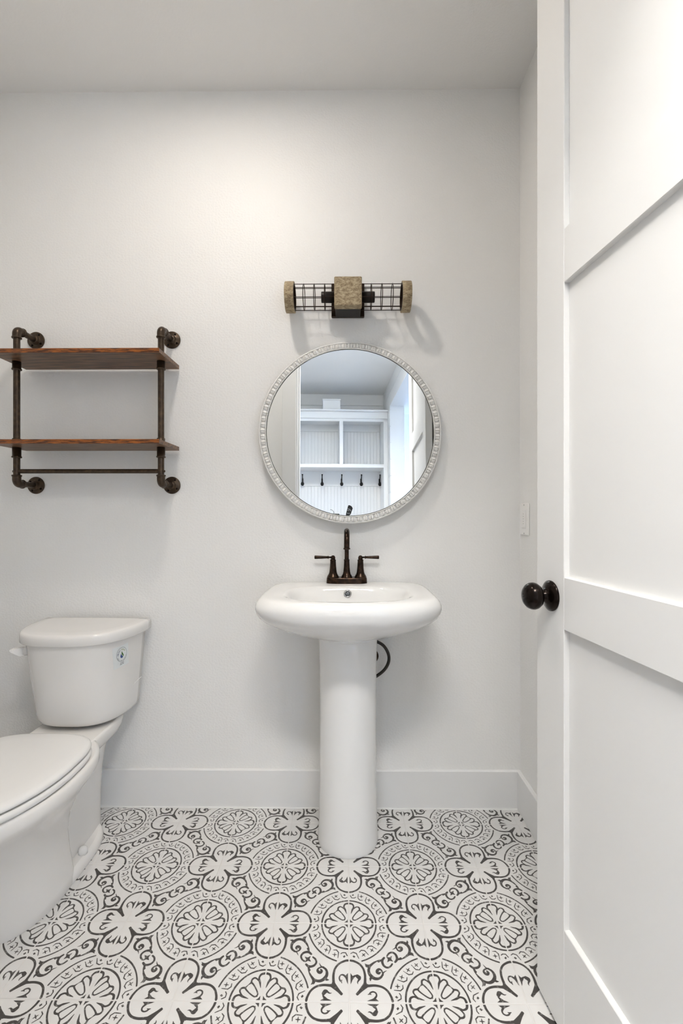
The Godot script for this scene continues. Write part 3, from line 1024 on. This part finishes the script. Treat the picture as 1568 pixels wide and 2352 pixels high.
func sticker(tk: Node) -> void:
	var S0 := 0.168
	var Y0 := 0.583
	var SW := 0.068
	var SH := 0.076
	# print is laid out in a unit square, v up, and wrapped onto the cistern
	var wrap := func(p: Vector2, lift: float) -> Vector3: return tank_face(S0 + p.x * SW, Y0 + p.y * SH + 0.006 * p.x, lift)
	var film := Shape.new()
	var N := 12
	for k in N:
		var a := float(k) / N
		var b := float(k + 1) / N
		film.quad(wrap.call(Vector2(a, 0), 0.0003), wrap.call(Vector2(b, 0), 0.0003), wrap.call(Vector2(b, 1), 0.0003), wrap.call(Vector2(a, 1), 0.0003))
		film.quad(wrap.call(Vector2(a, 0), -0.002), wrap.call(Vector2(a, 1), -0.002), wrap.call(Vector2(b, 1), -0.002), wrap.call(Vector2(b, 0), -0.002))
		for v in [0, 1]:
			film.quad(wrap.call(Vector2(a, v), -0.002), wrap.call(Vector2(b, v), -0.002), wrap.call(Vector2(b, v), 0.0003), wrap.call(Vector2(a, v), 0.0003), -1)
	for u in [0, 1]:
		film.quad(wrap.call(Vector2(u, 0), -0.002), wrap.call(Vector2(u, 1), -0.002), wrap.call(Vector2(u, 1), 0.0003), wrap.call(Vector2(u, 0), 0.0003), -1)
	film.seal()
	var f := obj("sticker", film, M["sticker_film"], tk)
	f.set_meta("label", "pale square sticker printed with a round drop emblem")
	var flat := func(poly: Array, s: Shape) -> void:
		var pp := PackedVector2Array(poly)
		var ix := Geometry2D.triangulate_polygon(pp)
		for i in range(0, ix.size(), 3):
			var A: Vector3 = wrap.call(pp[ix[i]], 0.0006)
			var B: Vector3 = wrap.call(pp[ix[i + 1]], 0.0006)
			var C: Vector3 = wrap.call(pp[ix[i + 2]], 0.0006)
			if (B - A).cross(C - A).z > 0.0:
				s.tri(A, C, B, -1)
			else:
				s.tri(A, B, C, -1)
	var cen := Vector2(0.53, 0.575)
	var ring := Shape.new()
	for k in 40:
		var a0 := TAU * k / 40.0
		var a1 := TAU * (k + 1) / 40.0
		var R0 := 0.325
		var R1 := 0.338
		flat.call([cen + Vector2(cos(a0), sin(a0)) * R0, cen + Vector2(cos(a1), sin(a1)) * R0, cen + Vector2(cos(a1), sin(a1)) * R1, cen + Vector2(cos(a0), sin(a0)) * R1], ring)
	obj("emblem_ring", ring, M["ink_grey"], f)
	var blue := Shape.new()
	flat.call([cen + Vector2(-0.04, 0.045), cen + Vector2(-0.09, -0.025), cen + Vector2(-0.108, -0.08), cen + Vector2(-0.095, -0.13), cen + Vector2(-0.055, -0.165), cen + Vector2(0.0, -0.172), cen + Vector2(0.05, -0.155), cen + Vector2(0.075, -0.125), cen + Vector2(0.01, -0.06), cen + Vector2(-0.025, -0.005)], blue)
	obj("emblem_drop", blue, M["ink_blue"], f)
	var green := Shape.new()
	flat.call([cen + Vector2(0.0, 0.17), cen + Vector2(0.03, 0.095), cen + Vector2(0.08, 0.02), cen + Vector2(0.108, -0.045), cen + Vector2(0.104, -0.09), cen + Vector2(0.09, -0.12), cen + Vector2(0.03, -0.055), cen + Vector2(-0.005, 0.0), cen + Vector2(-0.02, 0.06), cen + Vector2(-0.012, 0.11)], green)
	obj("emblem_leaf", green, M["ink_green"], f)
	# lettering round the ring, each letter bent onto the curve
	letters("Water", cen, 0.242, 172.0, 14.5, true, 0.115, M["ink_navy"], wrap, f)
	letters("Sense", cen, 0.242, 92.0, 14.0, true, 0.115, M["ink_olive"], wrap, f)
	letters("Meets EPA Criteria", cen, 0.292, 205.0, 7.7, false, 0.075, M["ink_grey"], wrap, f)
	# two lines of print too small to read
	var fine := Shape.new()
	for q in [[0.40, 0.47, 0.165], [0.49, 0.56, 0.168], [0.575, 0.63, 0.17], [0.38, 0.50, 0.10], [0.525, 0.63, 0.105]]:
		flat.call([Vector2(q[0], q[2]), Vector2(q[1], q[2]), Vector2(q[1], q[2] + 0.028), Vector2(q[0], q[2] + 0.028)], fine)
	obj("fine_print", fine, M["ink_grey"], f)

func glyph(ch: String) -> ArrayMesh:
	var tm := TextMesh.new()
	var font := SystemFont.new()
	font.font_names = PackedStringArray(["Droid Sans"])
	tm.font = font
	tm.text = ch
	tm.font_size = 32
	tm.pixel_size = 1.0 / 32.0
	tm.depth = 0.0
	tm.curve_step = 4.0
	var am := ArrayMesh.new()
	if tm.get_surface_count():
		am.add_surface_from_arrays(Mesh.PRIMITIVE_TRIANGLES, tm.surface_get_arrays(0))
	return am

func print_glyph(ch: String, at: Vector2, turn: float, size: float, wrap: Callable, s: Shape) -> void:
	var am := glyph(ch)
	if am.get_surface_count() == 0:
		return
	var arr := am.surface_get_arrays(0)
	var vs: PackedVector3Array = arr[Mesh.ARRAY_VERTEX]
	var ix: PackedInt32Array = arr[Mesh.ARRAY_INDEX] if arr[Mesh.ARRAY_INDEX] != null else PackedInt32Array(range(vs.size()))
	for i in range(0, ix.size(), 3):
		var q := []
		for j in 3:
			var p := vs[ix[i + j]]
			q.append(wrap.call(at + (Vector2(p.x, p.y) * size).rotated(turn), 0.0006))
		if (q[1] - q[0]).cross(q[2] - q[0]).z > 0.0:
			s.tri(q[0], q[2], q[1], -1)
		else:
			s.tri(q[0], q[1], q[2], -1)

func letters(text: String, cen: Vector2, r: float, a0: float, step: float, over: bool, size: float, m: Material, wrap: Callable, parent: Node) -> void:
	var s := Shape.new()
	for k in text.length():
		var a := deg_to_rad(a0 - step * k) if over else deg_to_rad(a0 + step * k)
		var turn := a - PI / 2 if over else a + PI / 2
		print_glyph(text[k], cen + Vector2(cos(a), sin(a)) * r, turn, size, wrap, s)
	obj("lettering", s, m, parent)


# ---------------------------------------------------------------- wall shelf of pipes and boards

func build_shelf() -> void:
	var pm: Material = M["black_pipe"]
	var t := thing("pipe_shelf", "industrial black pipe wall shelf with two stained boards and towel bar", "shelf", Vector3(-0.9305, 1.2, 0.0))
	var XL := [-1.193, -0.668]
	var PZ := 0.107
	var YT := 1.7865
	var YB := 1.2285
	for k in 2:
		var x: float = XL[k]
		for y in [YT, YB]:
			# flange on the wall, with screws
			var fl := obj("flange", lathed(Vector3(x, y, 0.0), Vector3(0, 0, 1), [Vector2(0.0, 0.0), Vector2(0.0325, 0.0), Vector2(0.0330, 0.002), Vector2(0.0325, 0.0045), Vector2(0.0305, 0.0055), Vector2(0.0185, 0.0062), Vector2(0.0165, 0.008), Vector2(0.0155, 0.0165), Vector2(0.0145, 0.018), Vector2(0.0, 0.018)], 40), pm, t)
			for q in 4:
				var a := PI / 4 + q * PI / 2 + 0.2
				var c := Vector3(x + 0.0245 * cos(a), y + 0.0245 * sin(a), 0.0055)
				obj("screw", lathed(c, Vector3(0, 0, 1), [Vector2(0.0, 0.0), Vector2(0.0042, 0.0), Vector2(0.0040, 0.0012), Vector2(0.002, 0.0022), Vector2(0.0, 0.0024)], 12), M["knob_bronze"], fl)
			obj("arm", tubed([Vector3(x, y, 0.012), Vector3(x, y, PZ - 0.016)], 0.0108, 20), pm, t)
			# elbow
			var sg := -1.0 if y == YT else 1.0
			var el := Shape.new()
			var path := [Vector3(x, y, PZ - 0.030)]
			for q in 9:
				var a := PI / 2 * q / 8.0
				path.append(Vector3(x, y + sg * 0.016 * (1.0 - cos(a)), PZ - 0.016 + 0.016 * sin(a)))
			path.append(Vector3(x, y + sg * 0.030, PZ))
			el.tube(path, 0.0142, 24)
			el.lathe(Vector3(x, y, PZ - 0.032), axis_basis(Vector3(0, 0, 1)), [Vector2(0.0, 0.0), Vector2(0.0155, 0.0), Vector2(0.0165, 0.002), Vector2(0.0165, 0.004), Vector2(0.0155, 0.006), Vector2(0.0, 0.006)], 24)
			el.lathe(Vector3(x, y + sg * 0.026, PZ), axis_basis(Vector3(0, sg, 0)), [Vector2(0.0, 0.0), Vector2(0.0155, 0.0), Vector2(0.0165, 0.002), Vector2(0.0165, 0.004), Vector2(0.0155, 0.006), Vector2(0.0, 0.006)], 24)
			obj("elbow", el, pm, t)
		obj("post", tubed([Vector3(x, YB + 0.02, PZ), Vector3(x, YT - 0.02, PZ)], 0.0110, 20), pm, t)
		# couplings above and below the boards
		for q in [[1.640, 1.671, 1], [1.374, 1.392, -1], [1.322, 1.360, 1], [1.686, 1.694, -1]]:
			var s := Shape.new()
			var y0: float = q[0]
			var h: float = q[1] - q[0]
			s.lathe(Vector3(x, y0, PZ), axis_basis(Vector3.UP), [Vector2(0.0, 0.0), Vector2(0.0150, 0.0), Vector2(0.0164, 0.0015), Vector2(0.0164, minf(0.005, h * 0.4)), Vector2(0.0142, minf(0.0065, h * 0.5)), Vector2(0.0142, h), Vector2(0.0, h)], 24)
			obj("coupling", s, pm, t)
		var side := 1.0 if k == 1 else -1.0
		obj("set_screw", lathed(Vector3(x + side * 0.0105, 1.2735, PZ), Vector3(side, 0, 0), [Vector2(0.0, 0.0), Vector2(0.0042, 0.0), Vector2(0.0042, 0.003), Vector2(0.002, 0.0045), Vector2(0.0, 0.0045)], 14), pm, t)
	obj("towel_bar", tubed([Vector3(XL[0], 1.2735, PZ), Vector3(XL[1], 1.2735, PZ)], 0.0080, 20), pm, t)
	for y in [1.671, 1.360]:
		var top: float = y + 0.0148
		var bd := obj("board", span(Vector3(-1.2245, y, 0.012), Vector3(-0.6365, top, 0.2005), 0.0006), M["stained_board"], t)
		obj("edge_band", span(Vector3(-1.2245, y, 0.2005), Vector3(-0.6365, top, 0.2025), 0.0006), M["stained_edge"], bd)


# ---------------------------------------------------------------- round mirror

func build_mirror() -> void:
	var t := thing("round_mirror", "round wall mirror in a white beaded frame above the sink", "mirror", Vector3(0.0165, 1.425, 0.037))
	# it hangs a little askew on its wire
	var n := Vector3(0.029, 0.030, 1).normalized()
	var up := (Vector3.UP - n * n.y).normalized()
	t.basis = Basis(up.cross(n), up, n)
	var W: Material = M["frame_white"]
	var fr := Shape.new()
	var prof := [Vector2(0.308, -0.014), Vector2(0.338, -0.014), Vector2(0.3425, -0.010), Vector2(0.3425, 0.0), Vector2(0.3405, 0.0035), Vector2(0.3375, 0.004), Vector2(0.3365, 0.0005), Vector2(0.336, -0.0005), Vector2(0.319, -0.0005), Vector2(0.3185, 0.001), Vector2(0.3182, 0.005), Vector2(0.3165, 0.0055), Vector2(0.3150, 0.004), Vector2(0.3145, 0.001), Vector2(0.308, 0.001)]
	fr.lathe(Vector3.ZERO, Basis(Vector3.RIGHT, Vector3(0, 0, 1), Vector3.DOWN), prof, 160, -1, true)
	obj("frame", fr, W, t, true)
	obj("glass", _disc(0.3135, 0.0008, 0.003), M["mirror_silver"], t, true)
	var ge := Shape.new()
	ge.lathe(Vector3.ZERO, Basis(Vector3.RIGHT, Vector3(0, 0, 1), Vector3.DOWN), [Vector2(0.3122, 0.0030), Vector2(0.3145, 0.0030), Vector2(0.3145, 0.0042), Vector2(0.3122, 0.0036)], 160, 0, true)
	obj("glass_edge", ge, M["glass_edge"], t, true)
	# rounded beads, each split by a narrow open cut along its crest
	var bead := Shape.new()
	var NB := 93
	var wd := 0.0098
	var ln := 0.0094
	var cut := 0.0008
	for sd in [-1.0, 1.0]:
		var rings := [PackedVector3Array()]
		for k in 6:
			var a := PI / 2 * k / 6.0
			var r := PackedVector3Array()
			for q in 13:
				var b := -PI / 2 + PI * q / 12.0
				var x := maxf(wd * cos(a) * pow(maxf(cos(b), 0.0), 0.85), cut)
				r.append(Vector3(sd * x, ln * pow(cos(a), 0.6) * spow(sin(b), 0.7), 0.0068 * sin(a)))
			rings.append(r)
		for p in rings[1]:
			rings[0].append(Vector3(p.x, p.y, -0.003))
		bead.loft(rings)
	var bm := bead.mesh()
	bm.surface_set_material(0, W)
	for k in NB:
		var a := TAU * k / NB + 0.02
		var d := Vector3(cos(a), sin(a), 0)
		placed("bead", bm, t, Transform3D(Basis(Vector3(0, 0, 1).cross(d) * -1.0, d, Vector3(0, 0, 1)), d * 0.3275 + Vector3(0, 0, 0.001)))

func _disc(r: float, z0: float, z1: float) -> Shape:
	var s := Shape.new()
	s.lathe(Vector3.ZERO, Basis(Vector3.RIGHT, Vector3(0, 0, 1), Vector3.DOWN), [Vector2(0.0, z0), Vector2(r, z0), Vector2(r, z1), Vector2(0.0, z1)], 160, -1)
	return s


# ---------------------------------------------------------------- sconce

func build_sconce() -> void:
	var X := 0.0075
	var Y := 1.916
	var Z := 0.071
	var mm: Material = M["sconce_metal"]
	var dw: Material = M["weathered_wood"]
	var t := thing("wall_sconce", "unlit wood and wire cage vanity light above the round mirror", "wall light", Vector3(X, Y, 0))
	var pl := obj("back_plate", span(Vector3(X - 0.0625, 1.868, 0.0), Vector3(X + 0.0625, 1.995, 0.016), 0.002), mm, t)
	obj("plate_screw", lathed(Vector3(X + 0.001, 1.8685, 0.013), Vector3.DOWN, [Vector2(0.0, 0.0), Vector2(0.004, 0.0), Vector2(0.0035, 0.002), Vector2(0.0, 0.003)], 12), M["socket_black"], pl)
	# dark box with a thick wooden face
	obj("lamp_box", span(Vector3(X - 0.0465, Y - 0.0505, 0.014), Vector3(X + 0.0465, Y + 0.0505, 0.104), 0.002), M["socket_black"], t)
	obj("wood_block", span(Vector3(X - 0.0495, Y - 0.0525, 0.088), Vector3(X + 0.0495, Y + 0.0525, 0.121), 0.003), dw, t)
	obj("arm", span(Vector3(X - 0.02, Y - 0.02, 0.014), Vector3(X + 0.02, Y + 0.02, 0.03), 0.001), mm, t)
	for sd in [-1.0, 1.0]:
		var ax := Vector3(sd, 0, 0)
		var c := Vector3(X, Y, Z)
		obj("socket", lathed(c + ax * 0.045, ax, [Vector2(0.0, 0.0), Vector2(0.0195, 0.0), Vector2(0.0195, 0.050), Vector2(0.0185, 0.053), Vector2(0.0160, 0.053), Vector2(0.0155, 0.02), Vector2(0.0, 0.02)], 28), M["socket_black"], t)
		# cage: eight rods, three hoops
		var cg := Node3D.new()
		cg.name = "cage"
		t.add_child(cg, true)
		base_of[cg] = base_of[t]
		for q in 8:
			var a := PI / 8 + q * PI / 4
			var d := Vector3(0, sin(a), cos(a)) * 0.0440
			obj("rod", tubed([c + ax * 0.047 + d, c + ax * 0.204 + d], 0.0013, 8), mm, cg)
		for q in 3:
			var pts := []
			for k in 32:
				var a := TAU * k / 32.0
				pts.append(c + ax * (0.085 + 0.0385 * q) + Vector3(0, sin(a), cos(a)) * 0.0452)
			var h := Shape.new()
			h.tube(pts, 0.0014, 8, true)
			obj("hoop", h, mm, cg)
		var rg := Shape.new()
		rg.lathe(c + ax * 0.196, axis_basis(ax), [Vector2(0.0475, 0.0), Vector2(0.0535, 0.0), Vector2(0.0540, 0.001), Vector2(0.0540, 0.032), Vector2(0.0530, 0.033), Vector2(0.0475, 0.033)], 48, 0, true)
		obj("end_ring", rg, dw, t)
		var ln := Shape.new()
		ln.lathe(c + ax * 0.1955, axis_basis(ax), [Vector2(0.0440, 0.0), Vector2(0.0474, 0.0), Vector2(0.0474, 0.034), Vector2(0.0440, 0.034)], 48, 0, true)
		obj("ring_liner", ln, mm, t)


# ---------------------------------------------------------------- switch

func build_switch() -> void:
	var t := thing("dimmer_switch", "white slide dimmer switch plate on the wall beside the door", "light switch", Vector3(RX1, 1.038, 0.057))
	var sp: Material = M["switch_plastic"]
	obj("plate", span(Vector3(RX1 - 0.006, 1.040, 0.016), Vector3(RX1, 1.159, 0.096), 0.003), sp, t)
	obj("rocker", span(Vector3(RX1 - 0.0085, 1.065, 0.040), Vector3(RX1 - 0.004, 1.132, 0.073), 0.001), sp, t)
	obj("slider", span(Vector3(RX1 - 0.0105, 1.0675, 0.043), Vector3(RX1 - 0.007, 1.0725, 0.070), 0.0006), M["switch_plastic"], t)
	for k in 5:
		obj("dimmer_mark", span(Vector3(RX1 - 0.0089, 1.082 + 0.009 * k, 0.053), Vector3(RX1 - 0.008, 1.0835 + 0.009 * k, 0.060)), M["switch_mark"], t)
	for y in [1.047, 1.152]:
		obj("screw", lathed(Vector3(RX1 - 0.0058, y, 0.056), Vector3(-1, 0, 0), [Vector2(0.0, 0.0), Vector2(0.003, 0.0), Vector2(0.0025, 0.0009), Vector2(0.0, 0.001)], 12), M["switch_mark"], t)


# ---------------------------------------------------------------- mudroom behind the camera, seen in the mirror

func build_mudroom() -> void:
	var w: Material = M["mud_white"]
	var T := 0.145
	struct("wall_hall_back", span(Vector3(HX0 - T, -0.1, HZ1), Vector3(HX1 + T, CEIL + 0.1, HZ1 + T)), w)
	struct("wall_hall_left", span(Vector3(HX0 - T, -0.1, HZ0), Vector3(HX0, CEIL + 0.1, HZ1)), w)
	# right wall with the wide opening
	var OZ0 := 1.95
	var OZ1 := 3.24
	var OH := 2.47
	var rw := span(Vector3(HX1, -0.1, OZ1), Vector3(HX1 + T, CEIL + 0.1, HZ1))
	rw.box(Vector3(HX1 + T / 2, CEIL / 2, (HZ0 + OZ0) / 2), Vector3(T, CEIL + 0.2, OZ0 - HZ0))
	rw.box(Vector3(HX1 + T / 2, (OH + CEIL + 0.1) / 2, (OZ0 + OZ1) / 2), Vector3(T, CEIL + 0.1 - OH, OZ1 - OZ0))
	struct("wall_hall_right", rw, w)
	struct("floor_hall", span(Vector3(HX0, -0.06, RZ1 + 0.02), Vector3(3.4, -0.001, HZ1 + 0.9)), M["hall_floor"])
	# horizontal boards above the cubbies and on the right wall
	var pl := Node3D.new()
	pl.name = "trim_5"
	pl.set_meta("kind", "structure")
	add_child(pl)
	base_of[pl] = Vector3.ZERO
	for k in 3:
		var y := 2.608 + 0.18 * k
		obj("plank", span(Vector3(HX0, maxf(y - 0.177, 2.3), HZ1 - 0.012), Vector3(HX1 - 0.012, minf(y, CEIL), HZ1), 0.001), w, pl)
	for k in 15:
		var y := 2.608 + 0.18 - 0.18 * k
		obj("plank", span(Vector3(HX1 - 0.012, maxf(y - 0.177, 0.0), OZ1), Vector3(HX1, minf(y, CEIL), HZ1), 0.001), w, pl)
	for k in 2:
		obj("plank", span(Vector3(HX1 - 0.012, maxf(2.611 - 0.177 + 0.18 * k, OH), HZ0), Vector3(HX1, minf(2.608 + 0.18 * k, CEIL), OZ1), 0.001), w, pl)
	# the bright room beyond the opening; its unseen window is placed for daylight
	struct("wall_far_back", span(Vector3(HX1 + T, -0.1, HZ1 + 0.8), Vector3(3.3, CEIL + 0.1, HZ1 + 0.9)), w)
	var fr := span(Vector3(3.2, -0.1, HZ0), Vector3(3.3, 0.5, HZ1 + 0.8))
	fr.box(Vector3(3.25, 2.65, (HZ0 + HZ1 + 0.8) / 2), Vector3(0.1, 0.4, HZ1 + 0.8 - HZ0))
	fr.box(Vector3(3.25, 1.45, HZ0 + 0.15), Vector3(0.1, 2.0, 0.3))
	fr.box(Vector3(3.25, 1.45, HZ1 + 0.65), Vector3(0.1, 2.0, 0.3))
	struct("wall_far_right", fr, w)
	var win := struct("unseen_window_1", bx(Vector3(3.25, 1.47, (HZ0 + HZ1 + 0.8) / 2), Vector3(0.006, 1.96, HZ1 + 0.2 - HZ0)), M["window_glass"])
	var mid := (HZ0 + HZ1 + 0.8) / 2
	obj("window_bar", span(Vector3(3.22, 0.5, mid - 0.02), Vector3(3.28, 2.45, mid + 0.02), 0.002), w, win)

	# hall tree: cubbies above, hooks below, bench under
	var ZF := 3.40
	var X0 := -1.2
	var X1 := HX1 - 0.013
	var t := thing("mudroom_cubbies", "white built-in mudroom cubbies with beadboard back, seen in the mirror", "cubby unit", Vector3((X0 + X1) / 2, 0, (ZF + HZ1) / 2))
	obj("crown", span(Vector3(X0, 2.369, ZF - 0.015), Vector3(X1, 2.443, HZ1 - 0.013), 0.002), w, t)
	obj("cap_board", span(Vector3(X0, 2.443, ZF - 0.045), Vector3(X1, 2.462, HZ1 - 0.013), 0.003), w, t)
	obj("top_rail", span(Vector3(X0, 2.339, ZF), Vector3(X1, 2.369, ZF + 0.02), 0.001), w, t)
	obj("shelf", span(Vector3(X0, 1.821, ZF), Vector3(X1, 1.860, HZ1 - 0.02), 0.001), w, t)
	obj("divider", span(Vector3(0.125, 1.860, ZF), Vector3(0.164, 2.339, HZ1 - 0.02), 0.001), w, t)
	obj("divider", span(Vector3(-0.40, 1.860, ZF), Vector3(-0.36, 2.339, HZ1 - 0.02), 0.001), w, t)
	obj("side_panel", span(Vector3(0.617, 0.0, ZF), Vector3(X1, 2.369, HZ1 - 0.02), 0.001), w, t)
	obj("side_panel", span(Vector3(X0, 0.0, ZF), Vector3(X0 + 0.045, 2.369, HZ1 - 0.02), 0.001), w, t)
	obj("bench", span(Vector3(X0 + 0.045, 0.0, ZF - 0.08), Vector3(0.617, 0.46, HZ1 - 0.02), 0.004), w, t)
	obj("hook_board", span(Vector3(X0 + 0.045, 1.648, HZ1 - 0.036), Vector3(0.617, 1.821, HZ1 - 0.014), 0.001), w, t)
	obj("header_board", span(Vector3(X0 + 0.045, 2.29, HZ1 - 0.036), Vector3(0.617, 2.369, HZ1 - 0.014), 0.001), w, t)
	# beadboard strips with real grooves
	var strips := Shape.new()
	var px := X0 + 0.045
	while px < 0.616:
		var x2 := minf(px + 0.0375, 0.617)
		strips.box(Vector3((px + x2) / 2, 1.41, HZ1 - 0.019), Vector3(x2 - px, 1.9, 0.012), 0.0014)
		px += 0.0385
	var bb := obj("beadboard", strips, w, t)
	bb.set_meta("kind", "stuff")
	var hk := []
	for k in 5:
		var x: float = [-0.292, -0.0655, 0.161, 0.389, 0.605][k]
		hk.append(x)
		var h := thing("coat_hook", ["black coat hook partly behind the door casing, in the mirror", "black coat hook next to the casing, on the mirrored hook board", "second black coat hook from the casing, on the mirrored hook board", "third black coat hook from the casing, on the mirrored hook board", "black coat hook at the corner end of the mirrored hook board"][k], "hook", Vector3(x, 1.645, HZ1 - 0.036), "coat hooks in the mudroom")
		var z := HZ1 - 0.036
		obj("back_plate", span(Vector3(x - 0.009, 1.655, z - 0.005), Vector3(x + 0.009, 1.735, z), 0.002), M["hook_black"], h)
		obj("upper_prong", tubed(smooth_path([Vector3(x, 1.70, z - 0.003), Vector3(x, 1.715, z - 0.03), Vector3(x, 1.745, z - 0.055), Vector3(x, 1.768, z - 0.066)], 5), 0.0058, 10), M["hook_black"], h)
		obj("lower_prong", tubed(smooth_path([Vector3(x, 1.685, z - 0.003), Vector3(x, 1.660, z - 0.015), Vector3(x, 1.652, z - 0.03), Vector3(x, 1.668, z - 0.042)], 5), 0.0058, 10), M["hook_black"], h)
		obj("upper_ball", lathed(Vector3(x, 1.762, z - 0.066), Vector3.UP, [Vector2(0.0, 0.0), Vector2(0.007, 0.002), Vector2(0.0095, 0.008), Vector2(0.007, 0.014), Vector2(0.0, 0.017)], 14), M["hook_black"], h)
		obj("lower_ball", lathed(Vector3(x, 1.642, z - 0.044), Vector3.UP, [Vector2(0.0, 0.0), Vector2(0.013, 0.006), Vector2(0.0195, 0.020), Vector2(0.018, 0.034), Vector2(0.010, 0.046), Vector2(0.0, 0.050)], 16), M["hook_black"], h)
	var c := thing("white_box", "plain white box on top of the mirrored cubbies", "box", Vector3(0.037, 2.462, 3.5))
	obj("body", span(Vector3(-0.061, 2.462, 3.40), Vector3(0.135, 2.578, 3.62), 0.002), w, c)
	obj("cover", span(Vector3(-0.064, 2.571, 3.397), Vector3(0.138, 2.589, 3.623), 0.002), w, c)

func build_gear() -> void:
	# the photographer's tripod stands just behind the viewpoint; the mirror catches its top
	var g: Material = M["gear_black"]
	var t := thing("camera_tripod", "black camera tripod with paddle grip, its top caught in the mirror's lower rim", "tripod", Vector3(0.02, 0, 1.92))
	var hub := Vector3(0.02, 0.92, 1.92)
	obj("column", tubed([Vector3(0.02, 0.55, 1.92), Vector3(0.02, 1.03, 1.92)], 0.013, 16), g, t)
	obj("hub", lathed(hub, Vector3.UP, [Vector2(0.0, -0.05), Vector2(0.03, -0.045), Vector2(0.036, 0.0), Vector2(0.03, 0.03), Vector2(0.0, 0.035)], 24), g, t)
	for k in 3:
		var a := TAU * k / 3.0 + PI / 2
		var d := Vector3(cos(a), 0, sin(a))
		obj("leg", tubed([hub + d * 0.03, hub + d * 0.18 - Vector3(0, 0.46, 0), hub + d * 0.30 - Vector3(0, 0.91, 0)], [0.015, 0.012, 0.009], 14), g, t)
	obj("head", span(Vector3(-0.02, 1.03, 1.88), Vector3(0.06, 1.075, 1.96), 0.006), g, t)
	# the camera on it, upright on its side; only its top edge shows
	var body := obj("camera_body", span(Vector3(-0.03, 1.075, 1.86), Vector3(0.056, 1.224, 1.925), 0.005), g, t)
	obj("grip_edge", span(Vector3(-0.012, 1.196, 1.8585), Vector3(0.054, 1.201, 1.8605)), M["gear_edge"], body)
	obj("cable", tubed(smooth_path([Vector3(-0.028, 1.208, 1.885), Vector3(-0.010, 1.219, 1.88), Vector3(0.012, 1.222, 1.875), Vector3(0.024, 1.214, 1.872)], 6), 0.0022, 8), g, body)
	obj("cable", tubed(smooth_path([Vector3(0.012, 1.214, 1.875), Vector3(0.013, 1.232, 1.872), Vector3(0.003, 1.247, 1.868), Vector3(-0.014, 1.254, 1.862)], 6), 0.0017, 8), g, body)
	var grip := Shape.new()
	var o := Vector3(0.106, 1.175, 1.865)
	var ydir := Vector3(0.30, 1.0, 0).normalized()
	var b := Basis(Vector3(ydir.y, -ydir.x, 0), ydir, Vector3(0, 0, 1))
	grip.prism(o, b, PackedVector2Array([Vector2(-0.007, -0.06), Vector2(0.007, -0.06), Vector2(0.0085, 0.02), Vector2(0.022, 0.055), Vector2(0.0245, 0.10), Vector2(0.012, 0.112), Vector2(-0.006, 0.116), Vector2(-0.015, 0.112), Vector2(-0.0135, 0.05), Vector2(-0.007, 0.01)]), 0.012)
	var gp := obj("paddle_grip", grip, g, t)
	for q in [[-0.010, 0.085, 0.020], [-0.009, 0.073, 0.010], [0.006, 0.077, 0.011], [-0.008, 0.052, 0.012], [0.006, 0.055, 0.008]]:
		var pr := Shape.new()
		pr.box(o + b * Vector3(q[0] + q[2] / 2, q[1], -0.0003), Vector3(q[2], 0.004, 0.001), 0.0, b)
		obj("print_mark", pr, M["gear_print"], gp)
	obj("pan_rod", tubed([Vector3(0.055, 1.055, 1.92), Vector3(0.085, 1.085, 1.89), Vector3(0.092, 1.13, 1.871)], 0.006, 12), g, t)


func _ready() -> void:
	set_stage()
	build_room()
	build_floor()
	build_door()
	build_toilet()
	build_sink()
	build_faucet()
	build_mirror()
	build_shelf()
	build_sconce()
	build_switch()
	build_supply()
	build_mudroom()
	build_gear()
